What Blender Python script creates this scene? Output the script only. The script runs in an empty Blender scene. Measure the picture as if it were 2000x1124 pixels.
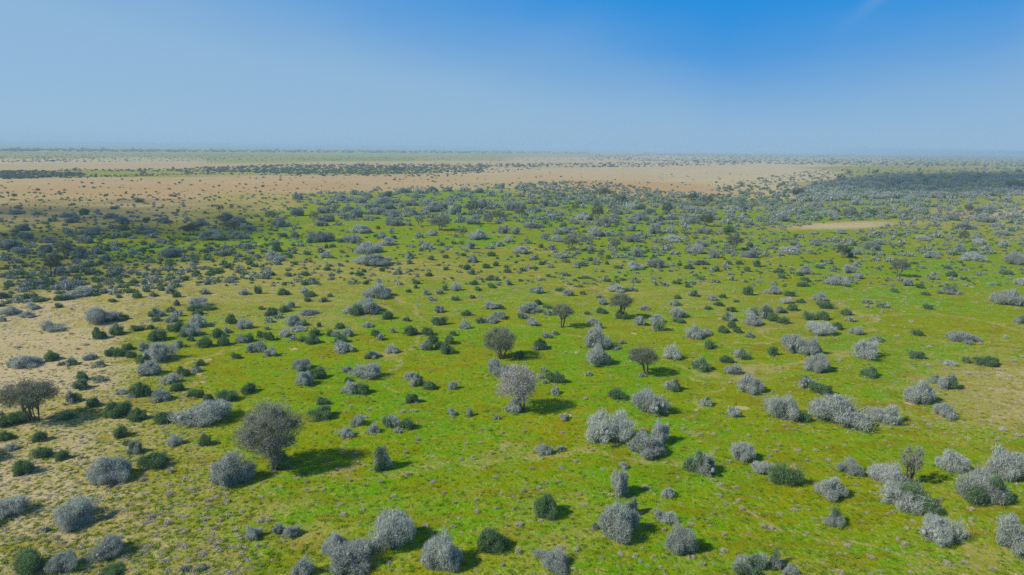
import bpy, math, random
import numpy as np

C = bpy.context.scene.collection
SC = bpy.context.scene
R = math.radians

# ------------------------------------------------------------------ camera
W, H = 2000.0, 1124.0
FPX = 1333.0
CAM_Z = 25.0
PITCH = math.atan((562.0 - 288.5) / FPX)
ROLL = R(0.66)
fw = np.array([0, math.cos(PITCH), -math.sin(PITCH)])
r0 = np.array([1.0, 0, 0])
u0 = np.array([0, math.sin(PITCH), math.cos(PITCH)])
rt = r0 * math.cos(ROLL) + u0 * math.sin(ROLL)
up = -r0 * math.sin(ROLL) + u0 * math.cos(ROLL)
cd = bpy.data.cameras.new('camera')
cam = bpy.data.objects.new('camera', cd)
C.objects.link(cam)
cd.sensor_width = 36.0
cd.lens = 36.0 * FPX / W
cd.clip_start = 0.5
cd.clip_end = 200000.0
from mathutils import Matrix, Vector
cam.matrix_world = Matrix(((rt[0], up[0], -fw[0], 0), (rt[1], up[1], -fw[1], 0), (rt[2], up[2], -fw[2], CAM_Z), (0, 0, 0, 1)))
SC.camera = cam

# ------------------------------------------------------------------ sky, sun, exposure
SUN_EL, SUN_AZ = R(39.0), R(-112.0)          # azimuth from the view direction, clockwise
wd = bpy.data.worlds.new('World')
SC.world = wd
wd.use_nodes = True
nt = wd.node_tree
bg = nt.nodes['Background']
sky = nt.nodes.new('ShaderNodeTexSky')
sky.sky_type = 'NISHITA'
sky.sun_disc = False
sky.sun_elevation = SUN_EL
sky.sun_rotation = -SUN_AZ
sky.altitude = 300.0
sky.air_density = 1.0
sky.dust_density = 0.3
sky.ozone_density = 3.0
bg.inputs['Strength'].default_value = 0.085
# the photograph's sky: deep azure overhead and away from the sun, pale blue haze low down and sunwards
wg = nt.nodes.new('ShaderNodeTexCoord')
sx = nt.nodes.new('ShaderNodeSeparateXYZ'); nt.links.new(wg.outputs['Generated'], sx.inputs[0])
wn = nt.nodes.new('ShaderNodeTexNoise'); wn.inputs['Scale'].default_value = 3.0; wn.inputs['Detail'].default_value = 3.0
wm = nt.nodes.new('ShaderNodeMapping'); wm.inputs['Scale'].default_value = (1, 1, 3.0); wm.inputs['Rotation'].default_value = (0, R(25), 0)
nt.links.new(wg.outputs['Generated'], wm.inputs['Vector']); nt.links.new(wm.outputs[0], wn.inputs['Vector'])


def wmath(op, a, b_, c=0.0):
    n = nt.nodes.new('ShaderNodeMath'); n.operation = op
    for i, q in enumerate((a, b_, c)):
        if isinstance(q, (int, float)): n.inputs[i].default_value = q
        else: nt.links.new(q, n.inputs[i])
    return n.outputs[0]


edge_ = wmath('MULTIPLY', wmath('MAXIMUM', wmath('SUBTRACT', sx.outputs['X'], 0.28), 0.0), -0.26)
depth_ = wmath('ADD', edge_, wmath('MULTIPLY_ADD', sx.outputs['X'], 0.17, wmath('MULTIPLY_ADD', wn.outputs['Fac'], 0.07, sx.outputs['Z'])))
mr_ = nt.nodes.new('ShaderNodeMapRange'); mr_.interpolation_type = 'SMOOTHSTEP'
mr_.inputs['From Min'].default_value = 0.07; mr_.inputs['From Max'].default_value = 0.28
nt.links.new(depth_, mr_.inputs['Value'])
gm = nt.nodes.new('ShaderNodeMix'); gm.data_type = 'RGBA'
nt.links.new(mr_.outputs[0], gm.inputs['Factor'])
gm.inputs['A'].default_value = (3.2, 5.55, 8.25, 1); gm.inputs['B'].default_value = (0.0, 3.15, 8.8, 1)
zr_ = nt.nodes.new('ShaderNodeMapRange'); zr_.interpolation_type = 'SMOOTHSTEP'
zr_.inputs['From Min'].default_value = 0.24; zr_.inputs['From Max'].default_value = 0.7; zr_.inputs['To Min'].default_value = 0.88; zr_.inputs['To Max'].default_value = 0.15
nt.links.new(sx.outputs['Z'], zr_.inputs['Value'])


def wdot(v_):
    n = nt.nodes.new('ShaderNodeVectorMath'); n.operation = 'DOT_PRODUCT'; nt.links.new(wg.outputs['Generated'], n.inputs[0]); n.inputs[1].default_value = v_
    return n.outputs['Value']


def wisp(c_, along, half_len, half_wid, amount):
    # a faint streak of high cloud in a direction of the real sky
    c_ = np.array(c_) / np.linalg.norm(c_); a_ = np.array(along) - c_ * np.dot(along, c_); a_ /= np.linalg.norm(a_); n_ = np.cross(c_, a_)
    l_ = wmath('MULTIPLY', wmath('ABSOLUTE', wdot(tuple(a_)), 0), 1 / half_len); w_ = wmath('MULTIPLY', wmath('ABSOLUTE', wdot(tuple(n_)), 0), 1 / half_wid)
    q = wmath('ADD', wmath('MULTIPLY', l_, l_), wmath('MULTIPLY', w_, w_))
    return wmath('MULTIPLY', wmath('POWER', 2.718, wmath('MULTIPLY', q, -1.0)), amount)


ws = wmath('MULTIPLY', wmath('ADD', wisp((.49, .94, .212), (.6, 0, .5), .05, .008, .38), wisp((.72, .92, .19), (.4, 0, .6), .07, .035, .4)), wmath('MULTIPLY', wn.outputs['Fac'], 1.4))
wx = nt.nodes.new('ShaderNodeMix'); wx.data_type = 'RGBA'; nt.links.new(ws, wx.inputs['Factor'])
nt.links.new(gm.outputs['Result'], wx.inputs['A']); wx.inputs['B'].default_value = (4.0, 6.0, 8.4, 1)
fm = nt.nodes.new('ShaderNodeMix'); fm.data_type = 'RGBA'; nt.links.new(zr_.outputs[0], fm.inputs['Factor'])
nt.links.new(sky.outputs['Color'], fm.inputs['A']); nt.links.new(wx.outputs['Result'], fm.inputs['B'])
nt.links.new(fm.outputs['Result'], bg.inputs['Color'])
sl = bpy.data.lights.new('sun', 'SUN')
sl.energy = 4.6
sl.angle = R(0.8)
sl.color = (1.0, 0.93, 0.82)
so = bpy.data.objects.new('sun', sl)
C.objects.link(so)
TO_SUN = np.array([math.sin(SUN_AZ) * math.cos(SUN_EL), math.cos(SUN_AZ) * math.cos(SUN_EL), math.sin(SUN_EL)])
so.rotation_euler = Vector(TO_SUN).to_track_quat('Z', 'Y').to_euler()
so.location = (0, 0, 60)
vs = SC.view_settings
vs.view_transform = 'Standard'
vs.look = 'None'
vs.gamma = 1.0
vs.exposure = 0.0
SC.cycles.use_denoising = False
SC.cycles.max_bounces = 6
SC.cycles.transparent_max_bounces = 80
SC.cycles.volume_bounces = 1


# ------------------------------------------------------------------ geometry helpers
def ray(u, v):
    u = np.asarray(u, float); v = np.asarray(v, float)
    return fw[:, None] + rt[:, None] * ((u - W / 2) / FPX) + up[:, None] * ((H / 2 - v) / FPX)


def ground_at(u, v):
    d = ray(np.atleast_1d(u), np.atleast_1d(v))
    t = CAM_Z / np.maximum(-d[2], 1e-5)
    return d[0] * t, d[1] * t, t            # x, y, depth along the view axis


def project(x, y, z=0.0):
    p = np.stack([x, y, np.full_like(x, z) - CAM_Z])
    q = (fw[:, None] * p).sum(0)
    return W / 2 + FPX * (rt[:, None] * p).sum(0) / q, H / 2 - FPX * (up[:, None] * p).sum(0) / q


def relief(x, y):
    return 0.05 * (np.sin(x * 0.21 + 1.3 * np.sin(y * 0.07)) + np.sin(y * 0.17 + 1.7 * np.sin(x * 0.09) + 1.0))


def mesh_of(name, V, F, mats, mi=None, tint=None, smooth=False):
    """V (n,3); F (m,3) or (m,4)."""
    me = bpy.data.meshes.new(name)
    k = F.shape[1]
    me.vertices.add(len(V)); me.vertices.foreach_set('co', np.asarray(V, np.float32).ravel())
    me.loops.add(F.size); me.loops.foreach_set('vertex_index', F.astype(np.int32).ravel())
    me.polygons.add(len(F)); me.polygons.foreach_set('loop_start', np.arange(0, F.size, k, dtype=np.int32))
    for m in mats: me.materials.append(m)
    if mi is not None: me.polygons.foreach_set('material_index', mi.astype(np.int32))
    if smooth: me.polygons.foreach_set('use_smooth', np.ones(len(F), bool))
    me.update(calc_edges=True)
    if tint is not None:
        a = me.attributes.new('tint', 'FLOAT', 'FACE'); a.data.foreach_set('value', tint.astype(np.float32))
    return me


def unit(v):
    return v / np.maximum(np.linalg.norm(v, axis=-1, keepdims=True), 1e-9)


def ico(n):
    import bmesh
    b = bmesh.new(); bmesh.ops.create_icosphere(b, subdivisions=n, radius=1.0)
    V = np.array([v.co[:] for v in b.verts]); F = np.array([[v.index for v in f.verts] for f in b.faces]); b.free()
    return V, F
ICO = {1: ico(1), 2: ico(2)}


def in_poly(u, v, P):
    ins = np.zeros(len(u), bool); n = len(P)
    for i in range(n):
        x1, y1 = P[i]; x2, y2 = P[(i + 1) % n]
        c = ((y1 > v) != (y2 > v))
        ins ^= c & (u < (x2 - x1) * (v - y1) / ((y2 - y1) or 1e-9) + x1)
    return ins


# ------------------------------------------------------------------ materials
def leaf_mat(name, dark, light, rand=0.25, trans=0.0, nscale=2.2):
    m = bpy.data.materials.new(name); m.use_nodes = True
    t = m.node_tree; N = t.nodes; L = t.links
    b = N['Principled BSDF']; b.inputs['Roughness'].default_value = 0.85; b.inputs['Specular IOR Level'].default_value = 0.04
    at = N.new('ShaderNodeAttribute'); at.attribute_name = 'tint'
    tc = N.new('ShaderNodeTexCoord'); no = N.new('ShaderNodeTexNoise'); no.inputs['Scale'].default_value = nscale; no.inputs['Detail'].default_value = 3
    L.new(tc.outputs['Object'], no.inputs['Vector'])
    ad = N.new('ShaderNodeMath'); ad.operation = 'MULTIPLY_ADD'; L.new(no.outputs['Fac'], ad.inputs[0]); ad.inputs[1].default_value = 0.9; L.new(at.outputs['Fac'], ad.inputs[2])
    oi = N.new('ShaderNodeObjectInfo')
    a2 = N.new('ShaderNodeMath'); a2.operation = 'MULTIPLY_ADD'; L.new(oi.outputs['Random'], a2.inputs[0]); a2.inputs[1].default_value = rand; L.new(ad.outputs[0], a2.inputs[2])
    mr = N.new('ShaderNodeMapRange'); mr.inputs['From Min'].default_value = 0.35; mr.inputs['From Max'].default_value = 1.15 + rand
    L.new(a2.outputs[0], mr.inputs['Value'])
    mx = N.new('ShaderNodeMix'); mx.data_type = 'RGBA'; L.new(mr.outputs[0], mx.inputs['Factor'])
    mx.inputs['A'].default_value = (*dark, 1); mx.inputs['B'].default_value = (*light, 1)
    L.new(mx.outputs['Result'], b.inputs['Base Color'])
    if trans:
        tr = N.new('ShaderNodeBsdfTranslucent'); L.new(mx.outputs['Result'], tr.inputs['Color'])
        ms = N.new('ShaderNodeMixShader'); ms.inputs[0].default_value = trans
        L.new(b.outputs[0], ms.inputs[1]); L.new(tr.outputs[0], ms.inputs[2]); L.new(ms.outputs[0], N['Material Output'].inputs['Surface'])
    return m


M_GREY = leaf_mat('silver_twigs', (0.235, 0.27, 0.225), (0.58, 0.625, 0.56), 0.6, 0.25)
M_GREY_SHADED = leaf_mat('shade_tinted_silver_twigs', (0.135, 0.165, 0.135), (0.44, 0.485, 0.42), 0.5, 0.2)  # same silver twigs, with the shade and haze of distance put into the colour
M_GREEN = leaf_mat('dark_leaves', (0.055, 0.115, 0.040), (0.22, 0.345, 0.145), 0.35, 0.28)
M_OLIVE = leaf_mat('olive_leaves', (0.105, 0.125, 0.07), (0.27, 0.29, 0.20), 0.3, 0.25)
M_DARK = leaf_mat('deep_olive_leaves', (0.055, 0.075, 0.035), (0.16, 0.185, 0.10), 0.3, 0.1)
M_TGREY = leaf_mat('dull_twigs', (0.15, 0.157, 0.115), (0.34, 0.345, 0.27), 0.1, 0.2)
M_BARE = leaf_mat('bare_twigs', (0.27, 0.255, 0.225), (0.46, 0.44, 0.41), 0.1)
M_DWARF = leaf_mat('dry_dwarf_twigs', (0.33, 0.30, 0.21), (0.66, 0.60, 0.49), 0.4, 0.15)
M_GRASS = leaf_mat('grass_blades', (0.10, 0.22, 0.005), (0.27, 0.34, 0.02), 0.0, 0.2)
M_BARK = leaf_mat('bark', (0.07, 0.055, 0.045), (0.16, 0.13, 0.11), 0.2, 0, 6.0)


def ground_mat():
    m = bpy.data.materials.new('grass_and_sand'); m.use_nodes = True
    t = m.node_tree; N = t.nodes; L = t.links
    b = N['Principled BSDF']; b.inputs['Roughness'].default_value = 0.95; b.inputs['Specular IOR Level'].default_value = 0.0
    geo = N.new('ShaderNodeNewGeometry')

    def noise(scale, detail, rough=0.55, seed=0.0, stretch=None):
        mp = N.new('ShaderNodeMapping'); L.new(geo.outputs['Position'], mp.inputs['Vector']); mp.inputs['Location'].default_value = (seed, seed * 1.7, 0)
        if stretch: mp.inputs['Rotation'].default_value = (0, 0, stretch[0]); mp.inputs['Scale'].default_value = (1, stretch[1], 1)
        n = N.new('ShaderNodeTexNoise'); n.inputs['Scale'].default_value = scale; n.inputs['Detail'].default_value = detail; n.inputs['Roughness'].default_value = rough
        L.new(mp.outputs[0], n.inputs['Vector']); return n.outputs['Fac']

    def attr(n):
        a = N.new('ShaderNodeAttribute'); a.attribute_name = n; return a.outputs['Fac']

    def math_(op, a, b_, c=None):
        n = N.new('ShaderNodeMath'); n.operation = op
        for i, x in enumerate((a, b_, c)):
            if x is None: continue
            if isinstance(x, (int, float)): n.inputs[i].default_value = x
            else: L.new(x, n.inputs[i])
        return n.outputs[0]

    def ramp(x, lo, hi):
        n = N.new('ShaderNodeMapRange'); n.interpolation_type = 'SMOOTHSTEP'; n.inputs['From Min'].default_value = lo; n.inputs['From Max'].default_value = hi
        L.new(x, n.inputs['Value']); return n.outputs[0]

    def mix(f, a, c):
        n = N.new('ShaderNodeMix'); n.data_type = 'RGBA'
        if isinstance(f, (int, float)): n.inputs['Factor'].default_value = f
        else: L.new(f, n.inputs['Factor'])
        for k, x in (('A', a), ('B', c)):
            if isinstance(x, tuple): n.inputs[k].default_value = (*x, 1)
            else: L.new(x, n.inputs[k])
        return n.outputs['Result']

    n_big = noise(0.045, 4, 0.6, 3.0)
    n_mid = noise(0.33, 5, 0.65, 11.0)
    n_str = noise(0.5, 4, 0.6, 21.0, (R(-25), 2.6))
    n_fin = noise(2.6, 4, 0.7, 5.0)
    n_grn = noise(7.0, 3, 0.75, 9.0)
    n_clu = noise(1.1, 4, 0.7, 15.0)
    lush, sand, red = attr('lush'), attr('sand'), attr('red')
    nn = math_('MULTIPLY_ADD', math_('SUBTRACT', n_mid, 0.5), 1.5, math_('MULTIPLY', math_('SUBTRACT', n_clu, 0.5), 1.1))
    nn = math_('MULTIPLY_ADD', math_('SUBTRACT', n_grn, 0.5), 1.1, math_('MULTIPLY_ADD', math_('SUBTRACT', n_fin, 0.5), 0.9, nn))
    nb = math_('MULTIPLY_ADD', math_('SUBTRACT', n_big, 0.5), 1.6, math_('MULTIPLY', math_('SUBTRACT', n_str, 0.5), 1.3))
    green = mix(ramp(nb, -0.24, 0.24), GRASS_A, GRASS_B)
    green = mix(ramp(n_clu, 0.42, 0.68), green, GRASS_C)
    green = mix(ramp(n_fin, 0.50, 0.72), green, GRASS_D)
    lf = ramp(math_('ADD', math_('MULTIPLY_ADD', nb, 0.35, lush), math_('MULTIPLY', nn, 1.15)), 0.14, 0.64)
    grass = mix(lf, DRY, green)
    n_wide = noise(0.012, 5, 0.6, 41.0, (0, 4.0))
    sandc = mix(red, SAND_PALE, SAND_RED)
    sandc = mix(math_('MULTIPLY', ramp(n_wide, 0.46, 0.64), 0.3), sandc, DRY)
    straw = ramp(math_('MULTIPLY_ADD', n_grn, 0.6, math_('MULTIPLY', n_clu, 0.6)), 0.635, 0.72)
    grass = mix(math_('MULTIPLY', straw, math_('SUBTRACT', 1.0, math_('MULTIPLY', lush, 0.75))), grass, STRAW)
    sandc = mix(ramp(n_mid, 0.3, 0.75), sandc, mix(0.5, sandc, DRY))
    sf = ramp(math_('ADD', math_('MULTIPLY_ADD', nb, 0.25, sand), math_('MULTIPLY', nn, 0.95)), 0.46, 0.78)
    col = mix(sf, grass, sandc)
    n_ol = noise(0.22, 4, 0.65, 31.0, (R(-20), 2.2))
    col = mix(math_('MULTIPLY', ramp(n_ol, 0.49, 0.62), math_('MULTIPLY', math_('SUBTRACT', 1.0, sf), 0.50)), col, OLIVE)
    # narrow trodden trails
    tv = N.new('ShaderNodeTexVoronoi'); tv.feature = 'DISTANCE_TO_EDGE'; tv.inputs['Scale'].default_value = 0.028
    tw = N.new('ShaderNodeTexNoise'); tw.inputs['Scale'].default_value = 0.07; tw.inputs['Detail'].default_value = 4; L.new(geo.outputs['Position'], tw.inputs['Vector'])
    ts = N.new('ShaderNodeVectorMath'); ts.operation = 'MULTIPLY_ADD'; L.new(tw.outputs['Color'], ts.inputs[0]); ts.inputs[1].default_value = (22, 22, 0); L.new(geo.outputs['Position'], ts.inputs[2])
    L.new(ts.outputs[0], tv.inputs['Vector'])
    trail = math_('MULTIPLY', math_('SUBTRACT', 1.0, ramp(tv.outputs['Distance'], 0.002, 0.014)), ramp(math_('MULTIPLY_ADD', nn, 0.5, n_big), 0.40, 0.62))
    col = mix(math_('MULTIPLY', trail, 0.6), col, mix(0.4, SCRAPE, DRY))
    # small bare pinkish scrapes with their own outline
    vo = N.new('ShaderNodeTexVoronoi'); vo.inputs['Scale'].default_value = 0.34; vo.inputs['Randomness'].default_value = 1.0
    wv = N.new('ShaderNodeVectorMath'); wv.operation = 'ADD'; L.new(geo.outputs['Position'], wv.inputs[0])
    cn = N.new('ShaderNodeTexNoise'); cn.inputs['Scale'].default_value = 1.6; L.new(geo.outputs['Position'], cn.inputs['Vector'])
    L.new(cn.outputs['Color'], wv.inputs[1]); L.new(wv.outputs[0], vo.inputs['Vector'])
    sp = N.new('ShaderNodeSeparateColor'); L.new(vo.outputs['Color'], sp.inputs[0])
    rad = ramp(sp.outputs[0], 0.80, 1.0)
    spot = ramp(math_('SUBTRACT', math_('MULTIPLY', rad, 0.21), vo.outputs['Distance']), -0.03, 0.05)
    col = mix(math_('MULTIPLY', spot, 0.85), col, SCRAPE)
    L.new(col, b.inputs['Base Color'])
    bp = N.new('ShaderNodeBump'); bp.inputs['Strength'].default_value = 0.6; bp.inputs['Distance'].default_value = 0.25
    L.new(math_('ADD', n_fin, n_mid), bp.inputs['Height']); L.new(bp.outputs[0], b.inputs['Normal'])
    return m


GRASS_A = (0.110, 0.310, 0.0)
GRASS_B = (0.265, 0.265, 0.0)
GRASS_C = (0.190, 0.300, 0.0)
STRAW = (0.52, 0.43, 0.13)
OLIVE = (0.205, 0.165, 0.0)
GRASS_D = (0.080, 0.175, 0.0)
DRY = (0.345, 0.305, 0.065)
SAND_PALE = (0.580, 0.465, 0.295)
SAND_RED = (0.510, 0.315, 0.165)
SCRAPE = (0.560, 0.390, 0.240)

# ------------------------------------------------------------------ ground
# how lush, how sandy and how red the soil is at places on the plain: photo x, photo y, lush, sand, red
SOIL = '''50 1100 .3 .42 .1|300 1100 .35 .35 .1|600 1100 .5 .25 .2|900 1100 .6 .2 .2|1100 1100 .55 .25 .1|1300 1100 .75 .1 .2|1700 1100 .65 .16 .3|1950 1100 .5 .25 .2
50 1000 .25 .5 .1|250 1000 .3 .42 .1|450 1000 .45 .28 .1|650 1000 .6 .2 .1|850 1000 .75 .1 .2|1050 1000 .6 .2 .1|1300 1000 .8 .1 .2|1600 1000 .85 .08 .3|1950 1000 .6 .2 .2
40 955 .1 .75 .1|120 920 .2 .5 .1|350 920 .4 .28 .1|600 900 .85 .08 .1|800 900 .85 .08 .2|1000 900 .75 .12 .2|1200 900 .85 .08 .2|1500 900 .85 .08 .3|1700 900 .85 .1 .3|1950 900 .6 .15 .2
50 800 .25 .55 .1|200 800 .3 .45 .1|350 800 .4 .35 .1|500 800 .75 .12 .1|700 800 .85 .08 .1|1000 800 .85 .08 .1|1300 800 .85 .1 .2|1600 800 .85 .08 .3|1800 800 .5 .25 .1|1980 790 .2 .6 .1
50 735 .05 .9 .1|160 735 .15 .7 .1|300 740 .6 .25 .1|500 740 .85 .08 .1|800 740 .85 .08 .1|1100 740 .85 .08 .1|1400 740 .78 .12 .1|1700 740 .72 .15 .1|1850 740 .4 .38 .1|1960 745 .15 .62 .1
30 680 .1 .72 .1|150 680 .1 .75 .1|300 680 .6 .2 .1|450 680 .85 .1 .1|700 680 .8 .1 .1|1000 680 .8 .12 .1|1300 680 .72 .18 .1|1600 680 .72 .15 .1|1800 680 .65 .2 .1|1950 680 .5 .25 .1
50 620 .15 .65 .1|200 620 .3 .5 .1|400 620 .45 .3 .1|600 620 .45 .38 .1|800 620 .65 .2 .1|1000 620 .65 .2 .1|1250 620 .6 .22 .1|1400 620 .55 .3 .1|1560 620 .5 .35 .1|1700 620 .72 .12 .1|1950 620 .78 .1 .1
50 570 .25 .5 .1|300 570 .3 .45 .1|500 570 .3 .45 .1|650 570 .45 .32 .1|800 570 .55 .25 .1|1000 570 .55 .28 .1|1300 570 .5 .3 .1|1600 570 .72 .14 .1|1900 570 .78 .1 .1
100 530 .3 .42 .1|400 530 .3 .45 .1|600 530 .3 .42 .1|800 530 .35 .4 .1|1000 530 .45 .3 .1|1200 530 .58 .22 .1|1400 530 .6 .22 .1|1600 530 .78 .1 .1|1900 530 .75 .1 .1
100 490 .4 .35 .1|250 488 .85 .08 .1|450 490 .6 .2 .1|550 490 .55 .28 .1|700 490 .65 .18 .1|900 490 .55 .25 .1|1100 490 .65 .18 .1|1300 490 .72 .14 .1|1500 490 .78 .1 .1|1700 490 .78 .1 .1|1900 490 .72 .12 .1
100 465 .4 .35 .1|250 470 .8 .1 .1|420 472 .85 .1 .1|650 465 .85 .08 .1|900 465 .85 .08 .1|1100 465 .85 .08 .1|1300 465 .72 .14 .1|1450 465 .55 .25 .1|1600 460 .45 .35 .1|1800 465 .55 .25 .1|1950 465 .55 .25 .1
1500 427 .75 .12 .1|1580 427 .75 .12 .1|1660 424 .7 .15 .1|1740 420 .6 .2 .1|1500 460 .7 .15 .1|1580 461 .75 .12 .1|1660 459 .75 .12 .1|1740 456 .6 .2 .1
1420 442 .7 .15 .1|1500 446 .5 .3 .2|1570 446 .05 1.0 .05|1640 441 0 1.2 .05|1705 436 .05 1.0 .05|1760 438 .4 .35 .2|1850 440 .4 .4 .2|1980 440 .4 .4 .3
100 425 .1 .68 .4|300 425 .12 .66 .4|450 425 .3 .35 .2|100 445 .2 .42 .25|300 445 .3 .4 .2|600 425 .7 .15 .1|900 425 .9 .06 .1|1100 425 .95 .05 .1|1300 425 .9 .08 .1|1500 425 .8 .12 .1|1700 425 .6 .22 .2|1830 415 .25 .55 .5|1980 418 .1 .8 .55
100 402 .05 .72 .6|300 402 .08 .72 .55|480 402 .2 .55 .45|700 400 .7 .1 .2|900 400 .9 .08 .1|1100 398 .85 .08 .1|1300 400 .55 .35 .5|1500 400 .4 .4 .5|1700 400 .6 .2 .2|1900 400 .5 .25 .2
0 392 .05 .75 .6|300 386 0 .9 .8|500 386 .2 .55 .5|700 384 .5 .3 .4|880 382 .85 .1 .2|1100 380 .3 .4 .6|1300 382 .2 .7 .8|1500 380 .1 .8 .4|1700 380 .3 .3 .2|1900 380 .3 .3 .2
50 370 0 1.1 .9|250 370 0 1.1 .9|450 370 0 1.1 .9|620 368 0 1.1 1|800 366 .1 1 .7|1000 362 .2 .7 .4|1150 360 0 1.1 1|1250 368 0 1.1 1|1350 373 0 1.1 1|1430 376 0 1 .8|1500 365 0 .9 .2|1650 360 .3 .4 .1|1900 360 .3 .3 .1
0 358 0 1 .5|200 355 0 1.1 .7|500 352 0 1.1 .7|800 350 0 1.1 .75|1000 348 0 1.1 .6|1200 348 0 1.1 .45|1400 350 .05 1 .15|1550 348 .05 1 .1|1750 345 .3 .35 .1|1950 345 .3 .35 .1
50 342 .2 .3 .2|130 340 .4 .35 .1|200 340 .45 .3 .1|280 340 .4 .35 .1|400 340 .3 .5 .3|550 336 .2 .4 .3|750 335 .2 .4 .3|950 336 .05 .9 .3|1150 336 .05 1 .35|1350 336 .05 1 .2|1500 334 .05 1 .15|1700 330 .3 .4 .1|1950 330 .3 .5 .1
100 326 .05 .9 .5|300 324 .05 .9 .5|500 324 .05 .8 .6|700 320 .05 .9 .6|900 319 .05 .9 .5|1100 322 .1 .7 .3|1300 324 .05 .9 .2|1500 322 .05 .9 .1|1700 318 .2 .7 .1|1900 318 .2 .5 .1
100 315 .1 .85 .1|300 314 .15 .8 .1|500 314 .35 .4 .2|700 312 .5 .3 .2|900 312 .4 .5 .3|1100 313 .05 1 .3|1300 312 .1 .8 .2|1600 312 .2 .6 .1|1900 312 .2 .5 .1
100 305 .35 .4 .1|400 304 .4 .35 .1|700 303 .35 .4 .1|900 303 .4 .4 .1|1100 303 .3 .5 .2|1500 305 .2 .4 .1|1900 306 .2 .5 .5'''
SOILP = np.array([[float(x) for x in s.split()] for s in SOIL.replace('\n', '|').split('|')])
SOILP[(SOILP[:, 0] < 330) & (SOILP[:, 1] > 560), 3] += .10


def soil(u, v):
    out = np.zeros((3, u.size)); wsum = np.full(u.size, 1e-9)
    for px, py, a, b, c in SOILP:
        su = 95.0 if py > 470 else 75.0; sv = 5.0 if 434 < py < 447 and 1500 < px < 1765 else max(3.2, (py - 283) * 0.062)
        w = np.exp(-((u - px) / su) ** 2 - ((v - py) / sv) ** 2) + 1e-7 / (((u - px) / su) ** 2 + ((v - py) / sv) ** 2 + 0.3)
        out += w * np.array([[a], [b], [c]]); wsum += w
    return out / wsum


def make_ground():
    a1 = np.concatenate([np.linspace(-math.pi, -R(48), 34, endpoint=False), np.linspace(-R(48), R(48), 400, endpoint=False), np.linspace(R(48), math.pi, 34, endpoint=False)])
    vv = np.concatenate([np.linspace(1500, 420, 330), np.linspace(418, 291.5, 150)[:]])
    dep = PITCH + np.arctan((vv - H / 2) / FPX)
    rr = CAM_Z / np.tan(np.maximum(dep, 1e-4))
    rr = np.concatenate([[4, 12, 18], rr[rr > 20], [12000, 20000, 30000]])
    rr = np.unique(rr)
    A, Rr = np.meshgrid(a1, rr)
    x = Rr * np.sin(A); y = Rr * np.cos(A)
    # a fine front sheet, one polar sheet of quads that closes round the camera's foot
    n, k = x.shape
    z = relief(x, y) * np.clip(1.2 - Rr / 600, 0, 1)
    V = np.stack([x, y, z], -1).reshape(-1, 3)
    i = np.arange(n - 1)[:, None] * k; j = np.arange(k)[None, :]; j2 = (j + 1) % k
    F = np.stack([i + j, i + j2, i + k + j2, i + k + j], -1).reshape(-1, 4)[:, ::-1]
    V = np.vstack([V, [[0, 0, 0]]])
    c = len(V) - 1
    cap = np.array([[c, q, (q + 1) % k, (q + 1) % k] for q in range(k)])
    me = mesh_of('ground', V, F, [ground_mat()], smooth=True)
    # the hole at the camera's foot is 4 m wide: fill it
    import bmesh
    bm = bmesh.new(); bm.from_mesh(me); bm.verts.ensure_lookup_table()
    bm.faces.new([bm.verts[q] for q in range(k - 1, -1, -1)])
    loose = [w_ for w_ in bm.verts if not w_.link_faces]
    bmesh.ops.delete(bm, geom=loose, context='VERTS')
    bm.to_mesh(me); bm.free()
    n_ = len(me.vertices); co = np.zeros(n_ * 3, np.float32); me.vertices.foreach_get('co', co); co = co.reshape(-1, 3).astype(float)
    ok = co[:, 1] > 5
    u = np.full(n_, 1000.0); v = np.full(n_, 1400.0)
    u[ok], v[ok] = project(co[ok, 0], co[ok, 1])
    u = np.clip(u, -300, 2300); v = np.clip(v, 288, 1300)
    s = soil(u, v)
    for nm, q in zip(('lush', 'sand', 'red'), s):
        at = me.attributes.new(nm, 'FLOAT', 'POINT'); at.data.foreach_set('value', q.astype(np.float32))
    o = bpy.data.objects.new('ground', me); C.objects.link(o)
    o['kind'] = 'structure'; o['label'] = 'green grassy plain with sandy bare patches reaching to the horizon'
    return o


make_ground()


# ------------------------------------------------------------------ plants: shapes
def blades(rng, P, Nrm, ln, wd, up_bias=0.35, jit=0.55, spray=0.12):
    n = len(P)
    d = unit(Nrm * 0.75 + np.array([0, 0, up_bias]) + rng.normal(0, jit, (n, 3)))
    s = unit(np.cross(Nrm + rng.normal(0, 0.75, (n, 3)), d))
    l = ln * rng.uniform(0.6, 1.3, (n, 1)); w = wd * rng.uniform(0.6, 1.4, (n, 1))
    sp = rng.random((n, 1)) < spray
    l = np.where(sp, l * 1.6, l); w = np.where(sp, w * 0.75, w)
    a = P - d * l * 0.55
    V = np.stack([a - s * w * 0.5, a + s * w * 0.5, P + d * l * 0.45], 1).reshape(-1, 3)
    return V


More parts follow.
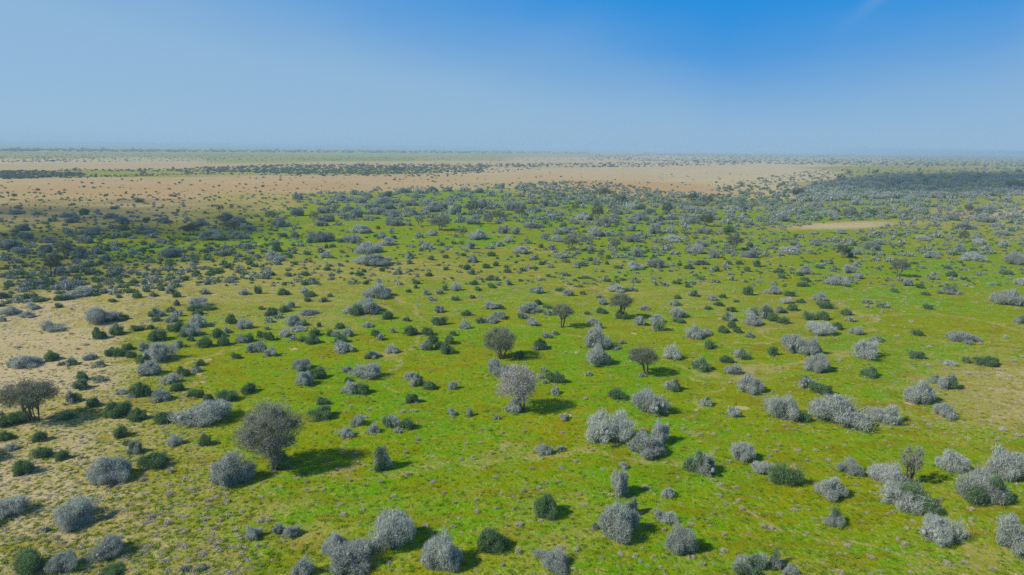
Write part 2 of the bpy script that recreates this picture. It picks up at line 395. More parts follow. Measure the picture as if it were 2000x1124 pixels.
def lobe_points(rng, lobes, n, zmin, keep=0.62, deep=0.72):
    c = np.array([l[0] for l in lobes]); r = np.array([l[1] for l in lobes])
    ar = (r[:, 0] * r[:, 1] + r[:, 0] * r[:, 2] + r[:, 1] * r[:, 2]); pr = ar / ar.sum()
    Ps, Ns, Ls = [], [], []; got = 0
    for _ in range(30):
        k = rng.choice(len(lobes), n * 2, p=pr)
        d = unit(rng.normal(0, 1, (n * 2, 3)))
        q = c[k] + d * r[k] * (1.24 - (deep + .06) * rng.random((n * 2, 1)) ** 1.1)
        inside = np.zeros(n * 2, bool)
        for j in range(len(lobes)):
            inside |= (k != j) & ((((q - c[j]) / r[j]) ** 2).sum(1) < keep ** 2)
        ok = (~inside) & (q[:, 2] > zmin)
        Ps.append(q[ok]); Ns.append(unit(d[ok] / r[k[ok]])); Ls.append(k[ok]); got += ok.sum()
        if got >= n: break
    return np.vstack(Ps)[:n], np.vstack(Ns)[:n], np.concatenate(Ls)[:n]


def cores(rng, lobes, scale, lvl):
    Vs, Fs, ks, o = [], [], [], 0
    B, F = ICO[lvl]
    for k, (c, r) in enumerate(lobes):
        v = B * (1 + rng.normal(0, 0.08, (len(B), 1))) * np.array(r) * scale + np.array(c)
        v[:, 2] = np.maximum(v[:, 2], 0.0)
        Vs.append(v); Fs.append(F + o); ks.append(np.full(len(F), k)); o += len(v)
    return np.vstack(Vs), np.vstack(Fs), np.concatenate(ks)


def shrub_shape(seed, form, n, ln, wd, core_lvl=1):
    """Half dome of radius 1 and height 1, foot at the origin. form: grey / green / mixed."""
    rng = np.random.default_rng(seed)
    lobes = []
    if form == 'green':
        lobes.append(((0, 0, 0.36), (0.62, 0.62, 0.42)))
        for _ in range(rng.integers(1, 4)):
            a = rng.uniform(0, 6.283); q = rng.uniform(0.05, 0.32); s = rng.uniform(0.18, 0.28)
            lobes.append(((q * math.cos(a), q * math.sin(a), rng.uniform(0.52, 0.75)), (s, s, s * 1.15)))
        for _ in range(rng.integers(5, 10)):
            a = rng.uniform(0, 6.283); q = rng.uniform(0.35, 0.68); s = rng.uniform(0.25, 0.42)
            lobes.append(((q * math.cos(a), q * math.sin(a), rng.uniform(0.15, 0.62 - .2 * q)), (s, s, s * rng.uniform(0.8, 1.2))))
    else:
        lean = rng.uniform(-.12, .12, 2)
        lobes.append(((lean[0] * .5, lean[1] * .5, 0.36), (0.52, 0.52, 0.36)))
        for _ in range(rng.integers(10, 18)):
            a = rng.uniform(0, 6.283); q = rng.uniform(0.25, 0.80); s = rng.uniform(0.15, 0.34)
            z = rng.uniform(0.16, 0.70 - 0.46 * q)
            lobes.append(((q * math.cos(a) + lean[0] * z, q * math.sin(a) + lean[1] * z, z), (s, s, s * rng.uniform(0.7, 1.1))))
        for _ in range(rng.integers(2, 5)):
            a = rng.uniform(0, 6.283); q = rng.uniform(0.05, 0.34); s = rng.uniform(0.13, 0.24)
            lobes.append(((q * math.cos(a) + lean[0], q * math.sin(a) + lean[1], rng.uniform(0.52, 0.74)), (s * 1.15, s * 1.15, s * rng.uniform(0.9, 1.2))))
    P, Nr, K = lobe_points(rng, lobes, n, -0.02)
    # ragged outline: pull some directions in, push others out, and thin a few gaps
    dr = unit(P - np.array([0, 0, .25])); amp = np.ones(len(P)); gap = np.zeros(len(P), bool)
    for _ in range(26):
        c_ = unit(rng.normal(0, 1, 3) + np.array([0, 0, .4])); f_ = np.exp(-((1 - dr @ c_) / rng.uniform(.02, .12)))
        amp += f_ * rng.uniform(-.30, .30)
        if rng.random() < .35: gap |= (rng.random(len(P)) < f_ * .9)
    P = P * np.stack([amp, amp, amp], 1); P, Nr, K = P[~gap], Nr[~gap], K[~gap]
    if form in ('grey', 'dull') and rng.random() < .55:
        low = (P[:, 2] < rng.uniform(.16, .30)) & (np.hypot(P[:, 0], P[:, 1]) > .42) & (rng.random(len(P)) < .8)
        P, Nr, K = P[~low], Nr[~low], K[~low]
    green_lobe = np.zeros(len(lobes), bool)
    if form == 'mixed':
        a = rng.uniform(0, 6.283)
        for i, (c, r) in enumerate(lobes):
            green_lobe[i] = (c[0] * math.cos(a) + c[1] * math.sin(a) + rng.normal(0, .2)) > 0.0 if i else rng.random() < 0.4
    if form == 'green':
        V = blades(rng, P, Nr, ln * 0.75, wd * 1.5, 0.35, 0.75, 0.18)
    else:
        V = blades(rng, P, Nr, ln, wd, 0.55, 0.65, 0.25)
    F = np.arange(len(V)).reshape(-1, 3)
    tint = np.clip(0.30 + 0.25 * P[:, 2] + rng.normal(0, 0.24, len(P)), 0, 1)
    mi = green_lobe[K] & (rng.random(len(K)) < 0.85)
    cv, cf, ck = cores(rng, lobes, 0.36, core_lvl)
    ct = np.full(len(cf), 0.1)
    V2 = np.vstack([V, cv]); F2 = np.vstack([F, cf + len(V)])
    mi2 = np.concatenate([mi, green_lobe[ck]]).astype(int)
    V2[:, 2] = np.maximum(V2[:, 2], -0.03)
    ex = np.percentile(np.abs(V2[:, :2]), 98.5); ez = np.percentile(V2[:, 2], 99.3)
    V2 = V2 / np.array([ex, ex, ez])
    return V2, F2, np.concatenate([tint, ct]), mi2


def tubes(paths, sides=6):
    """paths: list of (points (k,3), radii (k,))."""
    Vs, Fs, o = [], [], 0
    for P, r in paths:
        P = np.asarray(P, float); k = len(P)
        t = unit(np.gradient(P, axis=0)); a = unit(np.cross(t, [0.31, 0.87, 0.11])); b = np.cross(t, a)
        ang = np.linspace(0, 2 * math.pi, sides, endpoint=False)
        ring = P[:, None, :] + (a[:, None, :] * np.cos(ang)[None, :, None] + b[:, None, :] * np.sin(ang)[None, :, None]) * np.asarray(r)[:, None, None]
        Vs.append(ring.reshape(-1, 3))
        i = np.arange(k - 1)[:, None] * sides; j = np.arange(sides)[None, :]; j2 = (j + 1) % sides
        Fs.append(np.stack([i + j, i + j2, i + sides + j2, i + sides + j], -1).reshape(-1, 4) + o); o += k * sides
    return np.vstack(Vs), np.vstack(Fs)


def curve(rng, a, b, k=6, sag=0.15):
    a = np.array(a, float); b = np.array(b, float); t = np.linspace(0, 1, k)[:, None]
    mid = (a + b) / 2 + rng.normal(0, sag, 3) * np.linalg.norm(b - a)
    return a * (1 - t) ** 2 + 2 * mid * t * (1 - t) + b * t ** 2


def stem_mesh(seed):
    rng = np.random.default_rng(seed); paths = []
    for i in range(9):
        a = i * 0.698 + rng.uniform(-.2, .2); q = rng.uniform(0.3, 0.72)
        p = curve(rng, (0.06 * math.cos(a), 0.06 * math.sin(a), -0.04), (q * math.cos(a), q * math.sin(a), rng.uniform(0.25, 0.7)), 5, 0.1)
        paths.append((p, np.linspace(0.035, 0.008, 5)))
    V, F = tubes(paths, 5)
    return mesh_of('stems', V, F, [M_BARK], smooth=True)


LOD = {0: (17000, 0.165, 0.0145, 1), 1: (8000, 0.19, 0.0225, 1), 2: (2400, 0.25, 0.043, 1), 3: (190, 0.40, 0.17, 1)}
POOLN = {0: 16, 1: 12, 2: 8, 3: 6}
POOL = {}
for form, mats in (('grey', [M_GREY]), ('green', [M_GREEN]), ('mixed', [M_GREY, M_GREEN]), ('dull', [M_GREY_SHADED])):  # dull: the grey form in its shade-darkened colour
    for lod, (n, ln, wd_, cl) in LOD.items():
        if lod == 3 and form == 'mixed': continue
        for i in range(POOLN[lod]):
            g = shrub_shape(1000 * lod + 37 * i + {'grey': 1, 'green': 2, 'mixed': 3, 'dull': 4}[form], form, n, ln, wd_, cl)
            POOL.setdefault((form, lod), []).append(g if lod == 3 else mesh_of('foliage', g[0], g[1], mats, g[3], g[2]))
STEMS = [stem_mesh(s) for s in range(5)]


def dwarf_shape(seed, n, ln, wd):
    rng = np.random.default_rng(seed)
    lobes = [((rng.uniform(-.5, .5), rng.uniform(-.5, .5), 0.25), (0.5, 0.5, 0.5)) for _ in range(3)] + [((0, 0, 0.3), (0.6, 0.6, 0.6))]
    P, Nr, K = lobe_points(rng, lobes, n, -0.05)
    V = blades(rng, P, Nr, ln, wd, 0.5, 0.6, 0.2)
    F = np.arange(len(V)).reshape(-1, 3)
    cv, cf, _ = cores(rng, lobes, 0.3, 1)
    tint = np.concatenate([np.clip(0.1 + 0.5 * P[:, 2] + rng.normal(0, 0.2, len(P)), 0, 1), np.full(len(cf), 0.05)])
    V = np.vstack([V, cv]); F = np.vstack([F, cf + 3 * n]); V[:, 2] = np.maximum(V[:, 2], -0.03)
    return V / np.array([np.abs(V[:, :2]).max() * .9] * 2 + [V[:, 2].max()]), F, tint


DWARF = [mesh_of('dwarf_shrub', g[0], g[1], [M_DWARF], None, g[2]) for g in (dwarf_shape(s, 420, 0.5, 0.05) for s in range(8))]

# ------------------------------------------------------------------ plants: places
# Plants read off the photograph: tile -> kind -> "x base width height" in tile pixels (tile origin in photo pixels, 3.746 tile px per photo px).
TILES = {'A0': (0, 824), 'A1': (500, 824), 'A2': (1000, 824), 'A3': (1500, 824),
         'B0': (0, 540), 'B1': (500, 540), 'B2': (1000, 540), 'B3': (1500, 540),
         'C0': (0, 260), 'C1': (500, 260), 'C2': (1000, 260), 'C3': (1500, 260)}
PLANTS = {
'A0': {
 'd': '45 135 100 80,285 145 110 95,325 265 130 110,460 280 100 85,185 380 160 120,885 115 115 95,935 170 70 50,1135 355 200 135,1515 180 110 95,215 1130 240 200,830 1140 170 70',
 'm': '990 240 110 110',
 'g': '75 215 110 60,1285 180 110 100,825 470 300 225,1665 500 390 290,110 700 240 160,555 800 370 230,340 815 60 50,805 1035 250 170,465 1120 200 165,1845 870 130 110,1345 1105 80 50,1470 1095 90 45',
 's': '250 695 90 45,1245 550 95 50,1050 445 80 60,1255 385 80 65,620 315 80 40,595 270 60 50,455 915 80 45,410 875 90 45,270 835 60 40,1520 605 80 50,1665 610 80 50,1100 725 75 60,1230 770 90 65,1365 715 80 35,1500 740 80 50,1620 740 60 50,1570 800 70 45,1360 830 90 50,1540 880 90 40,1490 990 110 55,1085 940 90 50,1580 915 50 50'},
'A1': {
 'd': '185 372 190 150,1735 985 230 180',
 'm': '920 370 165 215',
 'g': '660 125 110 90,860 90 100 90,1040 85 80 45,1010 950 320 300,885 925 100 75,1390 1130 330 290,350 1140 150 150,600 985 210 170,690 1145 420 250,170 825 90 90,255 855 130 110',
 's': '25 750 90 50,90 740 70 55,15 920 60 45,1180 140 60 45,1540 165 50 30,1500 285 70 40,1720 240 50 45,1640 160 55 30,1675 345 50 35,1750 420 60 35,1425 360 50 25,1300 455 80 30,1370 540 70 40,1450 610 50 40,1610 590 55 40,1640 550 45 35,1615 680 75 55,1745 650 45 35,1485 720 50 30,910 455 50 45,785 660 60 40,635 695 80 40,495 515 50 35,370 460 45 40,365 515 60 35,730 250 60 35,690 445 45 40,1105 405 75 50,1090 240 50 50,300 435 40 30,45 575 80 40,620 620 70 35,905 650 50 30,1800 1070 50 50'},
'A2': {
 'm': '1385 410 240 210,880 700 130 140,615 800 70 60,1740 1135 260 170',
 'd': '245 725 180 185',
 'g': '675 185 340 290,950 205 160 200,1075 175 150 200,1000 275 280 190,235 250 130 100,350 215 70 50,1665 300 190 155,1810 390 180 120,815 350 80 60,790 560 150 210,760 885 330 300,1145 560 100 85,1070 720 90 75,1140 745 130 85,1255 990 235 225,300 1135 320 130',
 's': '85 75 55 40,370 85 50 30,145 355 60 45,360 350 80 30,35 375 45 25,335 455 60 35,105 465 45 30,195 500 55 40,80 525 60 50,45 600 40 35,10 655 40 40,50 785 90 65,250 465 40 30,495 545 50 35,380 870 50 40,360 955 80 50,790 1000 90 50,900 1000 60 45,1555 840 65 50,1545 965 75 55,1680 655 80 55,1645 490 60 40,1520 550 65 40,1520 470 80 35,985 500 80 45,1250 70 60 35,1375 105 50 35,1475 105 45 45,1300 105 40 30,1580 75 50 35,1590 300 50 40,1730 110 50 40,220 280 40 40,585 220 40 40,1395 1070 70 60,935 1045 60 40,1080 1085 50 35,1840 785 70 70,45 985 70 80,1855 70 40 40,1110 810 45 50,1310 770 70 40'},
'A3': {
 'm': '1010 670 350 260,485 770 160 150,1600 630 420 280,60 1090 140 140',
 'd': '125 480 240 200',
 'g': '455 570 220 190,535 600 110 80,605 400 170 140,780 370 120 70,900 490 300 180,800 560 170 170,1340 385 260 210,1770 440 370 260,1240 910 270 210,1380 905 80 45,1770 985 380 330,1855 1025 80 50,165 1135 130 75',
 's': '80 180 65 40,55 220 65 35,220 215 65 40,15 255 50 40,280 285 50 35,440 285 60 35,430 190 40 25,855 145 40 30,890 185 40 30,1480 660 70 45,1485 740 70 50,1015 790 50 45,1060 745 60 40,950 870 60 40,1005 915 75 55,585 920 80 50,745 1005 90 50,1300 1065 100 70,340 720 50 40,190 655 85 40,90 680 60 30,290 825 60 30,20 790 60 60,530 1120 90 40,880 680 40 30,720 670 50 30,300 650 40 30,1830 120 70 45,1670 145 60 50,1600 150 40 30,1710 80 70 60,1270 650 40 40,820 1115 70 25,760 1120 60 25,1040 1115 60 25,515 980 55 45'},
'B0': {
 'd': '1010 165 80 60,980 125 60 30,1060 65 60 45,975 55 70 40,705 115 70 55,1075 120 50 40,1185 110 60 45,1300 160 65 55,820 195 60 40,430 230 60 50,440 180 80 55,490 175 70 50,15 165 70 60,1145 335 70 45,870 330 120 65,715 465 100 110,1000 405 100 55,1100 390 60 45,1250 405 60 60,1310 410 95 85,1155 480 150 120,1395 475 55 45,1495 525 105 100,1580 450 110 85,1640 510 100 100,1700 345 90 80,1455 290 90 50,380 620 115 80,455 655 60 30,815 590 80 75,885 595 105 85,935 545 80 60,965 605 70 70,1040 640 110 85,605 770 80 75,685 960 95 80,510 1050 75 65,1465 660 75 60,1330 740 110 85,1730 605 70 55,1830 860 120 90,1390 880 70 60,1445 885 90 80,1525 915 80 70,1660 915 140 100,1300 845 110 80,1035 890 150 130,860 1030 160 140,1005 1050 125 105,1210 1070 150 100,130 1085 160 110,20 1110 90 90,1430 260 120 60,1530 255 100 40,90 665 70 70,1830 480 80 80',
 'm': '1130 155 75 45,1245 135 80 55,865 165 55 40,770 120 55 40,1295 220 50 60,1150 300 110 70,1245 270 75 55,860 435 130 95,1390 440 170 100,1315 530 110 75,1660 415 70 50,520 660 95 65,720 675 85 65,590 840 120 90,530 935 105 105,1435 705 85 70,745 780 110 60,20 330 50 50,600 65 70 45',
 'g': '985 890 90 60,480 75 130 60,590 160 200 85,745 350 230 150,80 285 160 85,210 300 90 60,370 405 190 105,240 240 110 60,1460 235 200 100,1490 135 80 50,1265 340 100 70,1300 300 70 55,1455 375 150 110,1790 385 120 85,1780 140 90 55,1050 545 80 75,1165 635 200 150,1095 735 150 125,1255 790 135 95,1180 915 150 130,170 680 220 110,650 620 110 65,1770 490 90 75,1850 560 90 80,1480 1130 430 215,15 1040 50 60,900 865 90 45',
 's': '130 525 75 40,60 820 75 45,450 785 60 30,620 665 60 30,570 540 50 35,630 510 60 35,520 425 60 30,520 245 40 35'},
'B1': {
 'd': '745 290 125 90,965 320 110 80,870 280 80 50,1105 330 60 45,1345 360 115 80,1385 105 50 50,1460 180 60 45,1580 165 50 35,1175 60 65 40,1170 90 45 35,1115 120 40 30,800 65 40 35,1600 65 75 45,1625 110 60 40,1720 90 70 45,1740 30 110 35,205 140 80 60,400 155 100 50,375 190 55 40,355 65 60 40,445 60 55 40,410 40 60 40,210 65 40 35,15 130 60 80,45 245 50 35,115 290 90 75,205 265 110 60,355 365 60 60,460 375 35 45,35 450 60 65,105 475 105 80,345 485 60 55,410 500 110 80,425 445 90 65,545 445 65 60,610 390 70 55,620 500 110 70,880 450 90 70,1130 435 110 82,1255 440 100 75,1290 500 95 80,1410 500 100 80,1400 575 110 90,1345 530 60 60,1445 435 55 45,1545 290 80 55,1785 245 85 50,455 755 110 90,765 870 130 100,670 775 80 40,1265 830 110 80,1145 930 100 90,485 945 90 65,480 1060 170 115,1110 1122 120 100',
 'm': '1845 70 60 60,500 195 70 45,545 155 40 40,300 40 80 25,265 235 70 65,95 340 70 60,165 310 70 45,1245 545 95 85,1650 345 90 60,845 610 120 70,1180 805 100 100,1000 1110 130 100',
 'g': '890 165 220 120,830 285 240 130,690 275 100 60,1345 265 85 65,1250 140 65 50,1340 135 65 50,1465 110 85 70,1285 180 75 40,690 65 50 35,355 125 75 55,280 365 120 100,380 290 130 50,75 390 45 35,215 445 100 70,310 410 130 50,265 475 70 45,580 450 90 60,670 450 90 90,640 565 140 100,820 380 80 55,905 475 65 60,1000 420 40 45,1530 385 85 80,1720 245 120 70,1720 345 110 70,1790 315 110 65,1760 735 220 150,995 570 115 85,35 560 90 95,110 590 100 80,340 690 160 100,365 805 145 130,670 710 85 60,830 770 270 150,690 865 120 110,1120 760 110 65,1440 830 80 75,1435 1015 80 60,1560 1020 55 75,1760 1045 60 45,750 1100 120 90,1840 985 80 50',
 's': '1480 255 35 35,1160 530 40 35,1160 1000 90 40,1070 1000 70 25,825 990 50 30,690 960 55 25,650 1000 50 25'},
'B2': {
 'd': '350 115 65 40,515 135 45 35,500 80 45 25,695 40 60 40,800 30 50 30,60 40 30 25,535 20 70 25,835 110 50 35,795 315 100 70,180 215 75 50,260 240 70 40,550 285 50 35,650 275 85 50,1205 170 50 40,1205 60 65 40,1290 85 60 40,1440 530 105 80,1540 165 60 45,1515 225 75 45,1435 250 60 40,1640 195 40 25,1725 145 75 80,1385 25 70 25,1600 265 65 45,1610 385 80 70,1540 415 80 60,1650 415 70 50,200 540 110 90,50 610 100 75,1570 635 105 75,325 795 150 115,760 915 140 90,1210 345 110 40',
 'm': '85 315 80 60,1190 220 90 60,1110 75 75 40,1060 400 110 120,1325 155 80 60,1700 45 50 25,1590 330 100 75,1740 450 75 55,1745 290 110 80,1850 310 120 120,745 540 80 50,310 430 60 45,1690 610 120 95,1375 700 150 125,1170 850 120 105,1425 960 110 85',
 'g': '190 130 110 70,405 145 90 60,770 115 110 65,885 110 70 40,635 160 60 45,665 210 85 60,120 275 150 90,265 290 70 50,150 365 90 65,585 355 95 60,640 385 70 50,965 250 85 50,935 360 85 85,1215 310 160 85,1330 455 150 110,1430 430 75 55,1465 185 80 55,1480 50 80 30,1610 35 60 40,1760 365 140 90,610 540 210 200,625 665 200 170,260 455 75 45,170 545 60 40,800 495 70 35,560 735 60 40,950 745 65 40,1170 610 150 130,1620 725 140 95,1740 865 190 160,215 755 55 40,230 705 60 45,240 790 50 40,310 870 80 65,1005 1025 240 200,1610 1035 110 85,380 1055 80 55,20 1000 110 120,1060 345 115 80',
 's': '535 910 55 35,920 810 40 20,1330 570 45 30'},
'B3': {
 'd': '155 150 80 50,250 80 85 45,265 35 70 40,235 195 65 40,380 215 70 45,435 240 100 65,925 120 70 40,1110 85 65 50,1150 140 60 35,1160 245 75 50,565 285 85 65,290 320 90 75,390 318 100 78,175 250 85 55,110 350 85 60,30 330 90 70,500 390 75 65,1085 440 85 55,1090 610 115 75,1450 635 60 60,1600 660 160 85,30 585 70 90,750 745 140 90,355 860 120 100,425 870 100 90,240 1075 140 90',
 'm': '605 50 80 50,1325 135 145 85,835 235 100 50,85 270 90 60,785 480 110 50,1845 345 80 75,1325 835 150 145,1225 785 110 80,280 825 180 100',
 'g': '505 75 170 90,40 135 110 75,140 200 100 55,380 185 100 80,1020 70 90 65,960 35 60 35,1750 215 220 140,1850 70 90 70,725 205 75 40,730 235 60 30,600 330 75 40,405 445 240 120,645 430 115 75,1400 490 225 100,180 570 160 160,290 590 250 170,345 705 180 160,715 615 235 165,1330 655 110 45,1130 950 230 200,1310 1050 190 130,115 1065 250 220,560 1115 420 280,875 1100 270 180',
 's': '1820 245 50 25,795 190 50 30,835 265 55 25,780 295 45 25,805 325 55 30,690 300 45 25,1045 340 60 30,915 370 45 25,945 445 50 30,1180 525 65 30,1250 630 60 25,1290 680 60 28,1175 665 50 35,1450 720 90 30,1520 715 70 25,1590 722 70 25,1690 740 60 25,1760 740 70 30,1820 770 70 30,1710 800 60 30,1790 630 60 40,1860 600 50 30,1680 690 60 30,1740 455 50 40,1550 505 60 30,520 630 55 45'},
'C0': {
 'd': '615 600 60 55,1025 510 60 35,1270 470 45 25,835 560 45 30,1075 645 55 35,890 715 70 45,925 770 80 45,1360 795 60 40,880 835 55 40,780 865 55 35,1055 820 45 45,1110 845 45 35,1040 870 60 40,700 1040 85 50,1395 865 65 35,1680 850 60 30,1500 880 45 35,1520 910 50 30,620 980 60 40,1085 930 40 40,1830 970 65 45,1660 990 75 45,1600 1025 90 45,1240 980 60 45,1440 1035 50 35,1790 930 35 30,860 1050 50 40',
 'm': '1540 865 80 45,1140 1040 80 60',
 'g': '70 850 150 90,175 890 130 70,370 805 120 60,350 880 110 75,580 890 110 75,710 890 80 65,625 810 140 75,660 750 150 75,490 745 70 55,185 780 110 65,165 720 110 60,1250 915 170 75,845 865 70 45,975 890 65 55,770 940 80 60,1640 900 100 55,1820 850 100 55,1535 790 180 90,1740 780 160 70,1820 720 120 60,1065 740 180 75,900 670 100 75,805 630 120 50,550 660 150 55,1215 665 100 55,1470 680 110 60,1650 650 120 75,1745 660 100 60,480 620 90 50,390 650 70 45,265 605 90 35,110 600 120 40,820 705 80 40,1115 770 70 40,1180 805 90 45,860 770 60 45,235 830 60 40,25 940 80 50,860 1020 70 55'},
'C1': {
 'd': '160 870 75 80,375 895 65 40,280 885 45 35,250 920 45 40,290 970 40 35,400 950 35 25,170 970 30 25,610 975 35 25,635 880 40 25,720 870 45 35,515 845 40 40,560 840 45 35,395 810 50 50,620 805 60 40,1130 960 50 40,1285 935 55 45,1385 920 50 40,1515 905 40 30,1210 870 45 35,1360 830 45 35,1725 905 65 45,1445 815 40 30,1505 815 35 30,1330 800 35 30,520 1005 60 35,790 1020 40 35,755 1045 60 40,700 1035 40 30,920 1015 40 35,955 995 50 25,1390 1005 45 35,1500 985 40 30,1545 1000 60 50,1685 990 55 45,1755 975 50 45,1830 990 40 35,1840 1025 55 40,230 1050 65 40,365 1045 65 45,115 1040 50 35,195 765 55 40,890 700 40 30,1005 780 50 35,875 765 40 30,1265 1050 60 35',
 'm': '1115 680 70 55,1120 920 65 60,1040 1040 65 55,1575 1035 65 50,1450 600 110 100',
 'g': '130 940 160 75,510 920 100 60,470 880 70 55,800 965 130 75,900 975 220 95,835 880 190 90,965 825 120 70,715 810 140 75,490 805 200 100,780 735 160 75,330 835 60 35,185 690 120 85,290 775 70 70,1195 770 65 50,1280 755 90 50,920 770 70 40,990 740 50 50,1250 855 90 65,1140 840 55 35,1210 815 55 35,1565 850 75 65,1580 950 80 70,1640 785 170 85,1775 830 80 50,1820 740 100 80,1850 800 80 60,1710 850 65 40,1460 765 50 35,295 610 100 80,500 590 110 55,525 650 120 65,480 685 90 50,735 620 100 75,670 575 100 50,600 680 60 40,650 630 80 45,1015 680 150 75,1000 615 140 55,880 600 130 70,970 560 110 60,830 550 120 50,930 520 160 60,1150 605 110 60,1290 580 160 90,1250 540 110 60,1130 535 110 55,1360 560 80 60,1660 560 120 85,1590 670 120 75,1500 650 80 55,1690 525 80 50,1410 505 80 40,760 515 110 50,640 500 160 60,560 515 90 40,820 475 90 45,720 455 80 45,960 475 120 60,1080 440 100 50,1190 445 90 45,1290 435 90 50,1400 430 80 40,1180 480 90 45,1520 430 80 40,1640 440 100 45,1725 465 90 40,1785 410 90 50,450 525 70 40,300 490 90 65,1470 470 80 40,1850 470 60 40,1760 550 70 45,1850 570 80 70,1540 465 60 30'},
'C2': {
 'd': '210 845 45 40,985 775 40 30,795 755 45 30,710 850 30 30,1090 815 40 30,1035 860 45 30,985 870 40 30,1345 775 40 25,1465 810 35 30,1040 915 35 30,575 940 45 35,695 965 35 35,705 920 40 35,1660 965 65 45,1590 965 60 40,1790 980 55 70,1290 1000 65 45,1225 975 40 30,510 980 85 45,405 955 45 30,775 995 70 30,1345 970 60 35,1310 1035 40 30,80 1015 55 40,165 1000 45 30,210 970 50 40,1720 1015 45 45,375 690 60 40,285 690 40 30,335 640 45 25,510 695 40 25,520 730 35 25,235 670 50 35,1740 840 45 50,1700 745 35 25,1145 935 35 35,1110 500 70 40,1580 730 110 65',
 'm': '530 640 120 70,1490 1015 75 60,1690 560 110 80,900 560 120 70',
 'g': '80 885 135 70,165 930 90 45,355 920 120 50,115 815 65 50,290 860 60 50,325 800 100 65,545 800 80 60,580 870 70 60,605 760 120 90,700 760 100 50,410 735 100 60,340 745 80 55,240 780 70 60,150 700 150 50,275 635 90 40,465 665 90 50,670 690 110 80,740 645 80 55,870 720 90 60,890 665 120 50,880 805 120 75,1190 800 140 60,1140 850 100 40,1040 740 110 95,1160 735 70 60,905 910 100 85,900 1005 145 75,1060 990 125 80,610 955 65 50,765 915 45 35,1350 890 110 90,1385 830 90 55,1475 920 80 75,1560 885 40 40,1560 995 60 55,1390 970 110 50,1300 955 40 30,1740 915 130 70,1850 905 70 45,1395 740 115 60,1270 705 80 45,1325 665 90 55,1265 630 90 50,1190 630 60 35,1090 650 75 60,930 640 130 60,1000 600 90 60,770 600 90 55,1340 585 130 55,1360 535 100 45,1440 600 110 55,1520 560 80 55,1570 580 60 50,1580 670 90 45,1690 620 90 40,1830 650 90 50,1250 540 90 40,850 550 80 50,620 540 90 60,730 555 70 70,690 500 80 45,525 500 80 40,430 490 90 40,350 480 100 60,245 540 90 70,160 580 130 50,40 560 100 60,140 520 90 40,140 480 80 50,60 470 70 35,30 745 70 70,230 470 60 30'},
'C3': {
 'd': '80 1025 75 45,95 1065 70 50,235 1045 55 35,370 995 75 30,450 960 45 35,390 950 30 25,265 950 40 25,185 825 50 30,630 830 40 40,695 790 55 30,610 950 40 30,660 970 50 30,1065 960 55 25,1310 1000 65 40,1345 1055 80 55,1740 1040 100 45,1545 945 55 35,1365 895 45 35,1500 865 55 30,975 760 75 30,1145 850 45 30,225 605 50 30,370 630 50 35,665 630 45 30,210 765 60 35,45 880 25 25,1780 725 50 40,605 910 50 50,970 840 45 25,220 450 95 45,745 600 90 55',
 'm': '490 1005 75 40,805 1000 50 30,410 600 140 50,1835 670 60 55',
 'g': '270 1035 110 80,585 1030 100 80,625 985 70 40,665 1070 80 55,155 885 135 65,345 830 140 60,495 800 60 50,555 805 55 35,740 860 130 75,800 820 90 50,640 890 90 55,780 935 70 35,890 950 80 50,1030 905 65 40,975 815 70 40,1125 790 110 50,1235 770 80 50,1200 920 120 65,1390 865 95 65,1590 865 80 50,1490 940 150 70,1500 910 70 40,1550 820 80 60,1530 780 80 55,1735 830 75 55,1795 795 40 30,1720 755 120 50,1450 710 150 60,1365 645 90 60,1590 655 110 65,1690 685 65 35,1710 635 60 30,1820 710 70 35,990 605 80 55,1090 530 80 35,830 605 70 40,595 610 90 65,530 740 90 50,800 755 80 50,1220 685 80 45,490 580 80 60,110 650 80 65,305 640 55 40,30 610 90 40,190 590 90 40,345 550 100 60,920 575 65 45,1120 580 55 40,1330 520 90 45,1250 480 120 60,1340 485 80 40,1460 475 90 50,1570 580 150 50,1820 970 160 110,1190 1075 50 45,910 515 60 35,1040 515 60 40,650 530 80 50,730 480 90 40,830 525 60 35,1740 510 90 45'},
}
